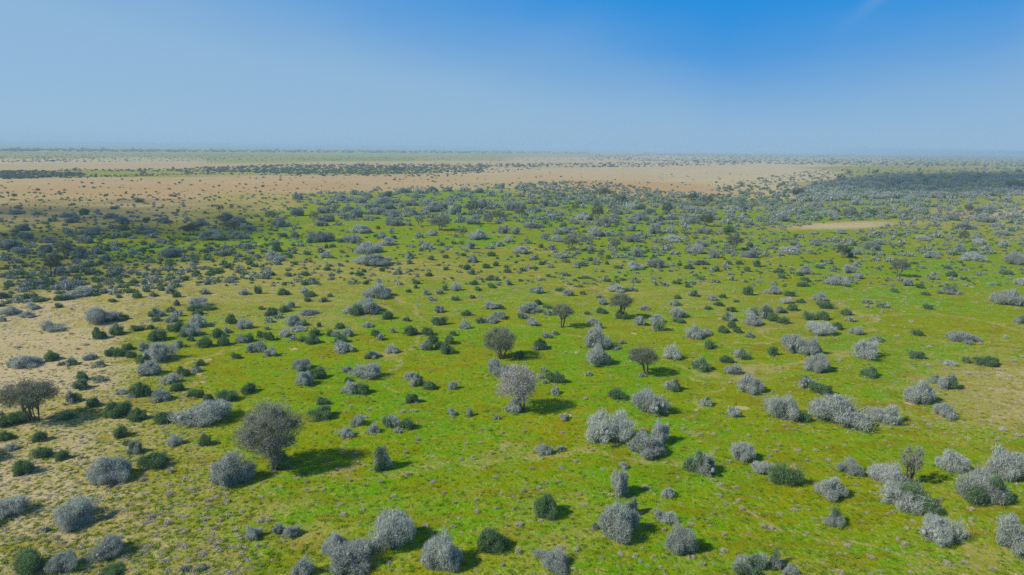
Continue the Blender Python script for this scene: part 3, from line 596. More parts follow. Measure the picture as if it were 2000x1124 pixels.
# Trees: photo pixels  x of the crown, x of the trunk foot, y of the foot, crown width, y of the crown's top, y of the crown's bottom, form, label
TREES = [
 (530, 537, 918, 122, 793, 903, 'grey', 'tallest grey tree with round fuzzy crown casting a long shadow on bright grass'),
 (1010, 1018, 802, 84, 715, 784, 'bare', 'round bare crowned grey tree with thin trunk and small shrub at its foot'),
 (62, 68, 824, 104, 748, 790, 'olive', 'olive tree of several slim bare stems and a flat feathery crown on pale sand'),
 (1254, 1262, 733, 62, 679, 712, 'olive', 'umbrella shaped tree on a dark leafy foot beside a tiny grey shrub'),
 (1097, 1097, 640, 46, 594, 622, 'olive', 'small flat topped tree with a bent trunk standing alone on the grass'),
 (1212, 1212, 622, 50, 574, 602, 'olive', 'brown topped tree with a dark green bush growing around its foot'),
 (978, 980, 700, 68, 638, 695, 'olive', 'dense dark olive tree with two merged crowns above a big grey shrub'),
 (1776, 1774, 946, 46, 868, 925, 'grey', 'narrow dark sapling rising behind the big green and grey thicket'),
 (1757, 1753, 541, 36, 502, 530, 'olive', 'leaning dark olive tree with one sided crown on the open green'),
 (1434, 1434, 489, 37, 455, 480, 'olive', 'dark mushroom shaped tree with short thick trunk in the middle distance'),
 (1646, 1646, 504, 32, 477, 498, 'dark', 'round dark olive tree touching a small grey shrub in the open green'),
 (1879, 1879, 473, 23, 448, 469, 'dark', 'small oval dark tree standing clear among low grey shrubs'),
 (1203, 1204, 490, 25, 465, 483, 'olive', 'short forked olive tree on bright green grass in the middle distance'),
 (1115, 1112, 490, 37, 458, 480, 'olive', 'broad flat crowned olive tree with its trunk visible in front of grey scrub'),
 (1173, 1173, 507, 15, 485, 503, 'dark', 'slim upright olive tree beside two dark bushes in the middle distance'),
 (108, 103, 541, 38, 494, 527, 'dark', 'gnarled dark tree with crooked trunk in the shaded scrub'),
 (129, 129, 506, 40, 470, 496, 'olive', 'wide dull olive tree behind the gnarled dark tree in the shade'),
 (430, 430, 416, 17, 398, 413, 'dark', 'round blackish tree at the far edge of the shaded scrub'),
 (375, 375, 459, 36, 436, 455, 'dark', 'wide dark tree among grey shrubs in the shaded scrub'),
 (454, 454, 448, 36, 428, 446, 'olive', 'low wide olive tree between pale grey shrubs at the shade line'),
 (924, 925, 419, 25, 391, 415, 'dark', 'tall dark round tree rising from the grey scrub belt'),
 (859, 859, 450, 46, 420, 444, 'olive', 'large dull olive tree group crown in the middle scrub belt'),
 (903, 904, 464, 22, 440, 460, 'olive', 'upright dull olive tree beside a wide grey shrub in the scrub belt'),
 (973, 973, 431, 31, 410, 427, 'olive', 'olive tree with open crown among the grey shrubs of the scrub belt'),
 (954, 954, 438, 22, 416, 434, 'olive', 'thin olive tree with visible stems in the scrub belt'),
 (613, 613, 434, 22, 411, 430, 'olive', 'small greenish tree over grey shrubs on the near side of the scrub belt'),
 (528, 528, 430, 25, 411, 427, 'olive', 'dull dark tree at the shade edge of the scrub belt'),
 (655, 655, 414, 17, 397, 410, 'olive', 'spindly pale olive tree in the dense grey scrub'),
 (820, 820, 442, 18, 421, 438, 'olive', 'small tree standing on bright grass in the scrub belt'),
 (1302, 1303, 420, 25, 394, 415, 'dark', 'very dark tree with a leaning trunk in the far scrub'),
 (1166, 1166, 428, 28, 400, 424, 'dark', 'bulky dark olive tree on the bright far grass'),
 (1124, 1124, 413, 19, 399, 410, 'dark', 'small round dark tree on bright far grass'),
 (1380, 1380, 443, 32, 417, 438, 'dark', 'dark spreading tree above green undergrowth in the far scrub'),
 (1213, 1213, 397, 30, 379, 393, 'olive', 'brownish spreading tree at the back of the scrub belt'),
 (1179, 1179, 384, 32, 366, 380, 'olive', 'wide brown tree at the edge of the orange bare ground'),
 (1353, 1353, 393, 25, 377, 390, 'dark', 'dark tree beyond the scrub belt at the edge of tan ground'),
 (1381, 1381, 401, 27, 380, 397, 'olive', 'round olive tree just past the scrub belt'),
 (1891, 1891, 416, 21, 398, 412, 'dark', 'dark forked tree standing on brown bare ground'),
 (1016, 1016, 424, 27, 405, 420, 'olive', 'brown crowned tree within the densest grey scrub'),
 (1558, 1558, 381, 25, 367, 380, 'dark', 'compact dark tree alone on the tan plain'),
 (148, 148, 336, 9, 327, 335, 'dark', 'lone dark tree on the tan strip far out on the plain'),
 (280, 280, 344, 15, 331, 343, 'dark', 'dark tree at the end of the lime strip far out'),
 (339, 339, 334, 9, 325, 333, 'dark', 'lone dark tree above the dark belt far out'),
 (367, 367, 343, 9, 334, 342, 'dark', 'dark tree in front of the dark belt far out'),
 (769, 769, 334, 19, 323, 333, 'dark', 'large dark tree rising over the far dark belt'),
 (786, 786, 336, 9, 326, 335, 'dark', 'narrow dark tree next to the largest far belt tree'),
 (864, 864, 328, 8, 319, 327, 'dark', 'lone dark tree behind the end of the far dark belt'),
 (1883, 1883, 326, 7, 315, 325, 'dark', 'tall dark tree standing out on the hazy skyline'),
 (1811, 1811, 329, 7, 320, 328, 'dark', 'dark tree in front of the hazy skyline'),
 (1990, 1990, 339, 12, 330, 338, 'dark', 'dark crown beside the pale far strip'),
 (1658, 1658, 342, 15, 332, 341, 'dark', 'dark tree at the far border of the shaded wood'),
 (1641, 1641, 353, 18, 338, 352, 'dark', 'dark bulky tree at the near border of the shaded wood'),
 (1710, 1710, 341, 14, 330, 340, 'dark', 'tall dark tree within the back of the shaded wood'),
 (1795, 1795, 337, 9, 327, 336, 'dark', 'small dark tree within the far shaded wood'),
 (1980, 1980, 367, 34, 354, 366, 'dark', 'broad black tree clump in the shaded wood'),
]


rng = np.random.default_rng(7)
KINDNAME = {'g': 'grey_shrub', 'd': 'green_bush', 'm': 'mottled_shrub', 's': 'dwarf_shrub'}
items = {k: [] for k in 'gdms'}
for tile, kinds in PLANTS.items():
    ox, oy = TILES[tile]
    for k, s in kinds.items():
        for q in s.split(','):
            a = [float(z) / 3.746 for z in q.split()]
            items[k].append([ox + a[0], oy + a[1], a[2], a[3]])
# plants read twice where tiles meet
for k in items:
    keep = []
    for it in sorted(items[k], key=lambda z: -z[2]):
        if all((abs(it[0] - z[0]) > 0.45 * (it[2] + z[2]) * 0.55) or abs(it[1] - z[1]) > 0.4 * max(it[3], z[3]) for z in keep): keep.append(it)
    items[k] = keep


def place(it):
    """photo x, base y, width, height in photo px -> x, y, radius, height in metres"""
    u, v, w, h = it
    x, y, t = ground_at(u, v); x, y, t = float(x[0]), float(y[0]), float(t[0])
    mpp = t / FPX
    rad = 0.5 * w * mpp
    dist = math.hypot(x, y); el = math.atan2(CAM_Z, dist)
    x2, y2 = x * (1 + 0.75 * rad / dist), y * (1 + 0.75 * rad / dist)
    hh = (h * mpp - 0.75 * rad * math.sin(el)) / math.cos(el)
    return x2, y2, rad, max(hh, 0.68 * rad)


LAND = [(530, 880, 'the tallest grey tree'), (1010, 770, 'the round bare crowned tree'), (64, 800, 'the multi stemmed olive tree'), (1258, 712, 'the umbrella shaped tree'),
        (1097, 625, 'the small flat topped tree'), (1212, 610, 'the brown topped tree'), (978, 680, 'the two crowned olive tree'), (1755, 530, 'the leaning olive tree'),
        (1434, 478, 'the mushroom shaped tree'), (1646, 495, 'the round dark olive tree'), (1879, 465, 'the small oval dark tree'), (1203, 482, 'the short forked tree'),
        (1115, 480, 'the broad flat crowned tree'), (105, 525, 'the gnarled shaded tree'), (395, 830, 'the widest spreading silver shrub'), (447, 930, 'the big grey dome shrub'),
        (1650, 815, 'the huge grey thicket'), (1769, 985, 'the green and grey thicket'), (1203, 1020, 'the tall spire shaped shrub'), (684, 1100, 'the bottom edge thicket'),
        (741, 510, 'the long hedge like shrub'), (738, 575, 'the arched grey shrub'), (720, 725, 'the high grey mound shrub'), (1640, 441, 'the bare sandy strip'),
        (60, 735, 'the pale sandy flat'), (148, 1015, 'the drooping grey shrub'), (303, 912, 'the smooth round green bush'), (1165, 685, 'the double grey shrub tower'),
        (1365, 915, 'the lone grey green ball shrub'), (1970, 1060, 'the huge pale edge shrub'), (745, 910, 'the egg shaped upright shrub'), (1270, 790, 'the frosty round shrub'),
        (1689, 690, 'the tousled silver shrub'), (195, 620, 'the wide dull grey shrub'), (335, 498, 'the broad shaded grey shrub'), (1240, 525, 'the pair of smooth grey domes'),
        (627, 465, 'the low wide shaded shrub'), (285, 450, 'the tent shaped grey shrub'), (938, 460, 'the broad belt dome'), (924, 405, 'the tall dark belt tree'),
        (1302, 410, 'the leaning black tree'), (1380, 435, 'the dark spreading tree'), (1891, 408, 'the dark forked tree'), (1970, 505, 'the upper edge shrub'), (765, 1060, 'the fluffy round shrub'),
        (1873, 655, 'the flat pale oval shrub'), (1590, 610, 'the oblong dark green bush'), (640, 815, 'the topknot bush'), (860, 405, 'the grey scrub belt centre')]
LANDA = np.array([[a, b] for a, b, _ in LAND])
ORD = ['nearest', 'second', 'third', 'fourth', 'fifth', 'sixth', 'seventh', 'eighth', 'ninth', 'tenth', 'eleventh', 'twelfth', 'thirteenth', 'fourteenth', 'fifteenth', 'sixteenth', 'seventeenth', 'eighteenth', 'nineteenth', 'twentieth']
DIRS = ['right of', 'behind-right of', 'behind', 'behind-left of', 'left of', 'front-left of', 'in front of', 'front-right of']
LABELS = {}


def label_all(rows, noun):
    """rows: (id, u, v, adjectives). A label that says which one: its look, then its rank on one side of the nearest landmark."""
    by = {}
    for i, u, v, adj in rows:
        sc = max(v - 285, 20) / 300.0
        du = (u - LANDA[:, 0]); dv = (v - LANDA[:, 1]) * 1.8
        d = np.hypot(du, dv); j = int(np.argmin(d))
        if d[j] < 14: d[j] = 1e9; j = int(np.argmin(d))
        s = int(round(math.atan2(-dv[j], du[j]) / (math.pi / 4))) % 8
        by.setdefault((j, s), []).append((d[j], i, adj))
    for (j, s), v in by.items():
        v.sort()
        for k, (dd, i, adj) in enumerate(v):
            LABELS[i] = f'{adj} {noun}, {ORD[min(k, len(ORD) - 1)]} {DIRS[s]} {LAND[j][2]}'


def adj(it, rad, hh, kind):
    q = hh / max(2 * rad, .01)
    size = 'small' if rad < 0.75 else 'large' if rad > 1.7 else 'midsized'
    form = 'upright' if q > 0.72 else 'low spread' if q < 0.40 else 'rounded'
    return f'{size} {form}'


NOUN = {'g': 'silver grey shrub', 'd': 'dark green bush', 'm': 'mottled grey green shrub', 's': 'tiny dry shrub'}
GROUP = {'g': 'grey shrubs scattered over the plain', 'd': 'dark green bushes scattered over the plain', 'm': 'mottled shrubs scattered over the plain', 's': 'tiny dry shrubs dotted over the grass'}
# landmarks keep labels of their own: photo x, photo y of the plant's middle, kind, label
OWN = [(395, 815, 'g', 'widest spreading silver shrub with a ragged crown near the tallest grey tree'), (444, 918, 'g', 'big dense grey dome shrub standing in front of the tallest grey tree'),
       (1649, 800, 'g', 'huge grey thicket on the bright grass, biggest shrub on the plain'), (1769, 970, 'm', 'big thicket with dark green front and grey sides under a narrow sapling'),
       (1203, 1020, 'g', 'tall spire shaped silver shrub rising through a dark green patch'), (684, 1090, 'g', 'very big pale shrub cut by the bottom edge of the view'),
       (740, 507, 'g', 'long smooth hedge like grey shrub on straw coloured ground'), (738, 568, 'g', 'arched grey shrub with a hollow dark right side'),
       (721, 725, 'g', 'high grey mound shrub with a dark topped neighbour behind it'), (148, 1008, 'g', 'broad grey shrub with drooping sides on straw grass at the lower left'),
       (303, 901, 'd', 'smooth round bright green bush, roundest of the plain'), (1370, 907, 'm', 'lone grey green ball shrub with a short dark shadow'),
       (1972, 1043, 'g', 'huge pale shrub cut by the right frame edge'), (745, 895, 'm', 'egg shaped upright shrub alone on bright grass'), (1268, 787, 'g', 'frosty round shrub with pale ragged top on bright grass'),
       (1691, 682, 'g', 'tousled silver shrub with hair like upper twigs'), (199, 613, 'g', 'wide dull grey shrub with a fan of bare twigs on sandy ground'), (334, 495, 'g', 'broad shaded grey shrub alone on dry ground'),
       (628, 462, 'g', 'low wide shaded shrub beside a small dark clump'), (284, 447, 'g', 'tent shaped grey shrub in the cloud shade'), (1874, 658, 'g', 'flat pale oval shrub alone on the open grass'),
       (628, 808, 'd', 'round dark green bush with a smaller dark topknot behind it'), (765, 1038, 'g', 'fluffy round silver shrub with a dark shadow near the bottom')]

VIEWCAP = {'g': 296, 'd': 296, 'm': 120}
rest = {'g': [], 'd': []}
plan = []
for k in 'gdm':
    its = sorted(items[k], key=lambda z: -z[2] * z[3])
    for n_, it in enumerate(its):
        x, y, rad, hh = place(it)
        if n_ >= VIEWCAP[k]: rest[k if k != 'm' else 'd'].append((x, y, rad, hh)); continue
        plan.append([k, it, x, y, rad, hh])
rows = {k: [] for k in 'gdms'}
for i, (k, it, x, y, rad, hh) in enumerate(plan): rows[k].append((i, it[0], it[1] - it[3] / 2, adj(it, rad, hh, k)))
for k in 'gdm': label_all(rows[k], NOUN[k])
used = set()
for u, v, k, lab in OWN:
    best = min((q for q in rows[k] if q[0] not in used), key=lambda q: math.hypot(q[1] - u, q[2] - v))
    if math.hypot(best[1] - u, best[2] - v) < 22: used.add(best[0]); LABELS[best[0]] = lab

proto = {}
FORM = {'g': 'grey', 'd': 'green', 'm': 'mixed'}


def new_shrub(k, lod, idx, with_parts, far):
    me = POOL[('dull' if far else FORM[k], lod)][idx]  # far grey shrubs take the copy with shade painted into its colour
    if with_parts:
        root = bpy.data.objects.new(KINDNAME[k], None)
        a = bpy.data.objects.new('foliage', me); a.parent = root
        b = bpy.data.objects.new('stems', STEMS[idx % 5]); b.parent = root
        return [root, a, b]
    return [bpy.data.objects.new(KINDNAME[k], me)]


def put(objs, x, y, rot, scale, label, cat, group, tilt=(0, 0)):
    root = objs[0]
    root.location = (x, y, float(relief(np.array(x), np.array(y))) * max(0, min(1, 1.2 - math.hypot(x, y) / 600)) - 0.02)
    root.rotation_euler = (tilt[0], tilt[1], rot); root.scale = scale
    root['label'] = label; root['category'] = cat
    if group: root['group'] = group
    for o in objs: C.objects.link(o)


for i, (k, it, x, y, rad, hh) in enumerate(plan):
    w = it[2]
    lod = 0 if w > 42 else 1 if w > 20 else 2
    idx = int(rng.integers(0, POOLN[lod]))
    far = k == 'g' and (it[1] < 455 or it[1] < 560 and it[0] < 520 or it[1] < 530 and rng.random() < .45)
    key = (k, lod, idx, far, w > 26)
    if key not in proto:
        proto[key] = new_shrub(k, lod, idx, w > 26, far)
        objs = proto[key]
    else:
        objs = [o.copy() for o in proto[key]]
        for o in objs[1:]: o.parent = objs[0]
    put(objs, x, y, float(rng.uniform(0, 6.28)), (rad * .96, rad * float(rng.uniform(0.85, 1.05)), hh * float(rng.uniform(0.80, 0.92))), LABELS[i], 'bush' if k == 'd' else 'shrub', GROUP[k])

# dwarf shrubs: those read off the photo, then more on the near ground, 290 as things
dw = list(items['s'])
tries = 0
while len(dw) < 290 and tries < 20000:
    tries += 1
    u = rng.uniform(10, 1990); v = 560 + 555 * rng.random() ** 0.8
    if any(abs(u - z[0]) < 22 and abs(v - z[1]) < 14 for z in dw): continue
    if any(abs(u - z[0]) < z[2] * .6 + 6 and -4 < z[1] - v < z[3] + 4 for kk in 'gdm' for z in items[kk]): continue
    s = (v - 285) / 800 * rng.uniform(12, 22); dw.append([u, v, max(s, 5), max(s, 5) * 0.6])
for n_, it in enumerate(dw):
    x, y, rad, hh = place(it)
    rows['s'].append((10000 + n_, it[0], it[1], ('flat' if it[3] / it[2] < .55 else 'domed')))
label_all(rows['s'], NOUN['s'])
for n_, it in enumerate(dw):
    x, y, rad, hh = place(it)
    o = bpy.data.objects.new('dwarf_shrub', DWARF[n_ % 8]) if n_ < 8 else bpy.data.objects[dwarf_names[n_ % 8]].copy()
    if n_ == 0: dwarf_names = []
    put([o], x, y, float(rng.uniform(0, 6.28)), (rad, rad * .9, max(hh * .8, .12)), LABELS[10000 + n_], 'shrub', GROUP['s'])
    if n_ < 8: dwarf_names.append(o.name)


# ------------------------------------------------------------------ trees
def make_tree(n_, spec):
    u, uf, vf, wpx, vt, vb, form, lab = spec
    r = np.random.default_rng(500 + n_)
    x, y, t = ground_at(uf, vf); x, y, t = float(x[0]), float(y[0]), float(t[0]); mpp = t / FPX
    el = math.atan2(CAM_Z, math.hypot(x, y)); ce = math.cos(el)
    wd_ = wpx * mpp; ht = (vf - vt) * mpp / ce; zb = max((vf - vb) * mpp / ce, 0.06 * ht); off = (u - uf) * mpp
    rad = wd_ / 2; cz = (ht + zb) / 2; ch = (ht - zb) / 2
    big = wpx > 40
    lobes = [((off, 0, cz), (rad * .52, rad * .5, ch * .6))]
    nl = 20 if big else 10 if wpx > 14 else 5
    for i in range(nl):
        a = i * 2.4 + r.uniform(-.4, .4); zz = 1 - 1.75 * (i + .5) / nl; zz = zz * r.uniform(.85, 1.1)
        q = math.sqrt(max(1 - zz * zz, .05)) * r.uniform(.62, .80); s = r.uniform(.22, .40)
        lobes.append(((off + rad * q * math.cos(a), rad * q * math.sin(a), cz + ch * zz * .72), (rad * s, rad * s, max(ch * s * 1.0, rad * s * .5))))
    nb = int(np.clip(wpx * wpx * 2.0, 400, 16000))
    if 'several slim' in lab: nb = int(nb * .5)
    dens = {'bare': 0.62, 'grey': 0.9, 'olive': 0.9, 'dark': 1.2}[form]
    nb = int(nb * dens)
    P, Nr, K = lobe_points(r, lobes, nb, 0.02, 0.70, .7)
    # some twigs fill the inside so the crown is a volume, not a shell
    ins = r.random(nb) < 0.35
    cc = np.array([l[0] for l in lobes])[K]; P = np.where(ins[:, None], cc + (P - cc) * r.uniform(.2, .9, (nb, 1)), P)
    ln = rad * {0: .34, 1: .22, 2: .15}[int(wpx > 14) + int(big)]; wd2 = rad * math.sqrt(5.0 / nb) * .70
    V = blades(r, P, Nr, ln, wd2, 0.35, 0.6, 0.12)
    F = np.arange(len(V)).reshape(-1, 3)
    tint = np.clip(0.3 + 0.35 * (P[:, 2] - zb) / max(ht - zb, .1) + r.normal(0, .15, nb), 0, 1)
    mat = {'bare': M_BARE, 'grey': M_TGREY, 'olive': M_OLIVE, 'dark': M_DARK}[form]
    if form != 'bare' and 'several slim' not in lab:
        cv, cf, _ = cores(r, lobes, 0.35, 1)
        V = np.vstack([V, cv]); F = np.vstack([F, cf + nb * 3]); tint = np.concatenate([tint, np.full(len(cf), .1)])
    root = bpy.data.objects.new('tree', None)
    root['label'] = lab; root['category'] = 'tree'; root['group'] = 'trees standing over the shrubland'
    root.location = (x, y, -0.03); C.objects.link(root)
    crown = bpy.data.objects.new('crown', mesh_of('crown', V, F, [mat], None, tint)); crown.parent = root; C.objects.link(crown)
    paths = []; tr = max(0.035 * ht, 0.05)
    ns = 7 if 'several slim' in lab else 3 if big else 2
    for s in range(ns):
        a = s * 6.283 / ns + r.uniform(-.4, .4)
        top = (off * .8 + rad * .3 * math.cos(a), rad * .3 * math.sin(a), zb + ch * r.uniform(.5, .9))
        sp_ = .11 if ns > 3 else .05
        foot = (sp_ * ht * math.cos(a) * (ns > 1), sp_ * ht * math.sin(a), -.1)
        p = curve(r, foot, top, 7, .1); paths.append((p, np.linspace(tr * (.4 if ns > 3 else 1), tr * .4, 7)))
        for j in range(4 if big else 2):
            c, _ = lobes[int(r.integers(0, len(lobes)))]
            paths.append((curve(r, p[3 + j % 3], c, 5, .12), np.linspace(tr * .4, tr * .1, 5)))
    tv, tf = tubes(paths, 6 if big else 5)
    trunk = bpy.data.objects.new('trunk', mesh_of('trunk', tv, tf, [M_BARK], None, np.full(len(tf), .4), True)); trunk.parent = root; C.objects.link(trunk)


for n_, spec in enumerate(TREES): make_tree(n_, spec)


# ------------------------------------------------------------------ the countless rest, as stuff
BARE = [(1525, 453), (1600, 437), (1760, 428), (1770, 434), (1690, 449), (1560, 459)]


def scatter(P, n, lo, hi, seed, pw=1.0):
    r = np.random.default_rng(seed); P = np.array(P, float); out = []
    while len(out) < n:
        u = r.uniform(P[:, 0].min(), P[:, 0].max(), 4000); v = r.uniform(P[:, 1].min(), P[:, 1].max(), 4000)
        ok = in_poly(u, v, P) & ~in_poly(u, v, BARE); out.extend(np.stack([u[ok], v[ok]], 1)[:n - len(out)])
    q = np.array(out); x, y, t = ground_at(q[:, 0], q[:, 1])
    rad = 0.5 * np.exp(r.uniform(math.log(lo), math.log(hi), n))
    return np.stack([x, y, rad, rad * r.uniform(.8, 1.35, n)], 1)


def bake(name, sets, mat, label):
    """sets: list of (shapes, rows). One mesh."""
    r = np.random.default_rng(len(name)); Vs, Fs, Ts, o = [], [], [], 0
    for shapes, rws in sets:
        rws = np.asarray(rws)
        which = r.integers(0, len(shapes), len(rws))
        for s, sh in enumerate(shapes):
            q = rws[which == s]
            if not len(q): continue
            V, F, T = sh[0], sh[1], sh[2]; m = len(q)
            a = r.uniform(0, 6.283, m); ca, sa = np.cos(a), np.sin(a)
            x = V[None, :, 0] * ca[:, None] - V[None, :, 1] * sa[:, None]; y = V[None, :, 0] * sa[:, None] + V[None, :, 1] * ca[:, None]
            zz = relief(q[:, 0], q[:, 1]) * np.clip(1.2 - np.hypot(q[:, 0], q[:, 1]) / 600, 0, 1) - .02
            X = np.stack([x * q[:, 2:3] + q[:, 0:1], y * q[:, 2:3] + q[:, 1:2], V[None, :, 2] * q[:, 3:4] + zz[:, None]], -1)
            Vs.append(X.reshape(-1, 3)); Fs.append((F[None] + (np.arange(m) * len(V))[:, None, None] + o).reshape(-1, 3)); o += m * len(V)
            Ts.append((T[None, :] + r.uniform(-.15, .25, (m, 1))).reshape(-1))
    me = mesh_of(name, np.vstack(Vs), np.vstack(Fs), [mat], None, np.concatenate(Ts))
    ob = bpy.data.objects.new(name, me); C.objects.link(ob); ob['kind'] = 'stuff'; ob['label'] = label


def lowest(seed, green):
    r = np.random.default_rng(seed)
    lobes = [((0, 0, .4), (.7, .7, .5))] + [((.5 * math.cos(a), .5 * math.sin(a), .35), (.42, .42, .4)) for a in r.uniform(0, 6.28, 3)]
    P, N_, K = lobe_points(r, lobes, 34, 0)
    V = blades(r, P, N_, .5, .45, .3, .5, .1); F = np.arange(len(V)).reshape(-1, 3)
    cv, cf, _ = cores(r, lobes[:1], .95, 1)
    T = np.concatenate([np.clip(.15 + .4 * P[:, 2] + r.normal(0, .15, 34), 0, 1), np.full(len(cf), .25)])
    return np.vstack([V, cv]), np.vstack([F, cf + len(V)]), T


LOWEST = [lowest(s, False) for s in range(6)]
G3 = POOL[('dull', 3)]; D3 = POOL[('green', 3)]
Z_SHADE = [(0, 392), (330, 388), (560, 385), (600, 470), (520, 545), (0, 600)]
Z_BELT = [(560, 382), (800, 366), (1100, 352), (1260, 370), (1500, 384), (1560, 400), (1560, 440), (1100, 440), (620, 430)]
Z_FRONT = [(1000, 366), (1080, 354), (1180, 354), (1320, 378), (1520, 386), (1540, 402), (1100, 400)]
Z_WOOD = [(1545, 372), (1640, 350), (1760, 336), (1900, 328), (2000, 324), (2350, 326), (2350, 384), (2000, 382), (1800, 388), (1560, 396)]
Z_WOODF = [(1500, 392), (2000, 376), (2000, 440), (1780, 430), (1500, 432)]
Z_DARK = [(380, 328), (560, 323), (760, 321), (960, 324), (940, 336), (760, 341), (560, 340), (420, 336)]
Z_DARKL = [(0, 334), (110, 334), (380, 330), (420, 340), (120, 348), (0, 352)]
Z_TAIL = [(900, 321), (1200, 318), (1520, 314), (1520, 320), (1250, 327), (900, 327)]
Z_TAN = [(0, 352), (500, 346), (1000, 338), (1500, 336), (1500, 380), (1250, 372), (1050, 352), (800, 362), (0, 388)]
Z_FAR = [(0, 297), (2000, 318), (2000, 324), (1500, 316), (700, 314), (0, 318)]
Z_SKYR = [(1150, 301.5), (2000, 310), (2000, 326), (1560, 322), (1150, 312)]
Z_SKYR2 = [(1250, 298), (2000, 305), (2000, 310), (1250, 304)]
Z_SKYL = [(0, 292), (1150, 297), (1150, 301), (0, 296)]
Z_EDGE = [(1380, 372), (1500, 345), (1640, 326), (1780, 322), (1760, 342), (1620, 372), (1560, 396)]
Z_RIGHT = [(1100, 430), (2000, 425), (2000, 500), (1100, 500)]
Z_MID = [(-350, 440), (2350, 440), (2350, 560), (-350, 560)]
far_g = [scatter(Z_BELT, 1050, 1.2, 3.3, 1), scatter(Z_WOOD, 2500, 2.2, 5.0, 2), scatter(Z_WOODF, 520, 1.2, 3.6, 3), scatter(Z_EDGE, 330, 1.2, 3.6, 8), scatter(Z_RIGHT, 520, .7, 2.2, 9), scatter(Z_SHADE, 480, .6, 2.3, 4), scatter(Z_FRONT, 520, 1, 3, 5), scatter(Z_MID, 1030, .5, 1.6, 6)]
far_d = [scatter(Z_SHADE, 1000, .5, 1.6, 11), scatter(Z_FRONT, 620, .9, 2.8, 12), scatter(Z_BELT, 380, .7, 2.2, 13), scatter(Z_WOOD, 700, 1.8, 4.5, 14), scatter(Z_WOODF, 330, .8, 2.4, 15), scatter(Z_EDGE, 260, 1.2, 3.6, 18), scatter(Z_RIGHT, 380, .5, 1.4, 19), scatter(Z_MID, 1350, .4, 1.1, 16), scatter(Z_TAN, 230, .7, 2.4, 17), scatter([(0, 378), (560, 370), (800, 362), (1100, 352), (1100, 362), (560, 390), (0, 396)], 300, .5, 1.7, 77)]
far_x = [scatter(Z_DARK, 1500, 2, 5, 21), scatter([(330, 331), (560, 319), (1000, 319), (1060, 332), (860, 345), (560, 345), (360, 340)], 700, 1.5, 4, 30), scatter([(0, 334), (70, 334), (190, 341), (70, 349), (0, 351)], 400, 2, 4.5, 22), scatter([(110, 331), (380, 330), (420, 337), (380, 336), (110, 335)], 150, 1.5, 3.5, 28), scatter([(110, 344), (420, 338), (440, 341), (120, 349)], 260, 1, 2.6, 29), scatter(Z_TAIL, 420, 3, 6, 23), scatter(Z_FAR, 1500, 1.5, 4, 24), scatter(Z_SKYR, 1500, 3, 8, 25), scatter(Z_SKYR2, 900, 5, 12, 26), scatter(Z_SKYL, 700, 8, 20, 27)]
near = lambda s: [q for q in s]
SIDES = [[(-360, 560), (-45, 560), (-45, 1124), (-360, 1124)], [(2045, 560), (2360, 560), (2360, 1124), (2045, 1124)], [(-300, 1215), (2300, 1215), (2300, 1330), (-300, 1330)]]
MG = [shrub_shape(9000 + q, 'grey', 1300, .26, .06)[:3] for q in range(4)]; MD = [shrub_shape(9100 + q, 'green', 1000, .24, .07)[:3] for q in range(4)]
side_g = np.vstack([scatter(P_, n__, 1.0, 3.6, 60 + q) for q, (P_, n__) in enumerate(zip(SIDES, (45, 60, 45)))])
side_d = np.vstack([scatter(P_, n__, .8, 2.2, 70 + q) for q, (P_, n__) in enumerate(zip(SIDES, (60, 35, 20)))])
bake('grey_scrub', [(G3, np.vstack(far_g + [np.array(rest['g'])] if rest['g'] else far_g)), (MG, side_g)], M_GREY_SHADED, 'mass of grey shrubs merging into scrub in the distance')
bake('green_scrub', [(D3, np.vstack(far_d + [np.array(rest['d'])] if rest['d'] else far_d)), (MD, side_d)], M_GREEN, 'mass of small dark green bushes far across the plain')
far_x = np.vstack(far_x); far_x[:, 3] *= np.where(np.arange(len(far_x)) % 9 == 0, .95, .6)
bake('far_woodland', [(LOWEST, far_x)], M_DARK, 'dark bands of far woodland near the skyline')
# low dry tufts too many to count
Z_ALL = [(-300, 545), (2300, 545), (2300, 1300), (-300, 1300)]
Z_R = [(1350, 560), (2000, 545), (2000, 860), (1500, 840)]
Z_L = [(0, 560), (330, 560), (420, 900), (500, 1124), (0, 1124)]
Z_M = [(-300, 440), (2300, 440), (2300, 600), (-300, 650)]
DW3 = [dwarf_shape(50 + s, 60, .7, .13) for s in range(5)]
tuft = [scatter(Z_ALL, 7000, .14, .46, 31), scatter(Z_R, 1600, .22, .62, 32), scatter(Z_L, 2600, .18, .7, 33), scatter(Z_M, 5500, .3, .95, 34)]
tuft = np.vstack(tuft); tuft[:, 3] *= .5


GC = [dwarf_shape(80 + s, 26, .9, .2) for s in range(5)]
gr = np.vstack([scatter([(-250, 640), (2250, 640), (2250, 1280), (-250, 1280)], 20500, .16, .6, 41), scatter([(0, 700), (420, 700), (560, 1124), (0, 1124)], 5000, .14, .5, 42)]); gr[:, 3] *= .5
rg = np.random.default_rng(5); ring = []
for k, it, x, y, rad, hh in plan:
    if it[1] < 600: continue
    for _ in range(int(rg.integers(5, 10))):
        a = rg.uniform(0, 6.283); q = rad * rg.uniform(.8, 1.12); ring.append([x + q * math.cos(a), y + q * math.sin(a), rg.uniform(.12, .32), rg.uniform(.12, .34)])
ring = np.array(ring); tuft = np.vstack([tuft, ring[::2]]); gr = np.vstack([gr, ring[1::2]])
bake('dry_tufts', [(DW3, tuft)], M_DWARF, 'countless low dry tufts dotting the grass')
bake('grass', [(GC, gr)], M_GRASS, 'short green grass clumps on the near ground')

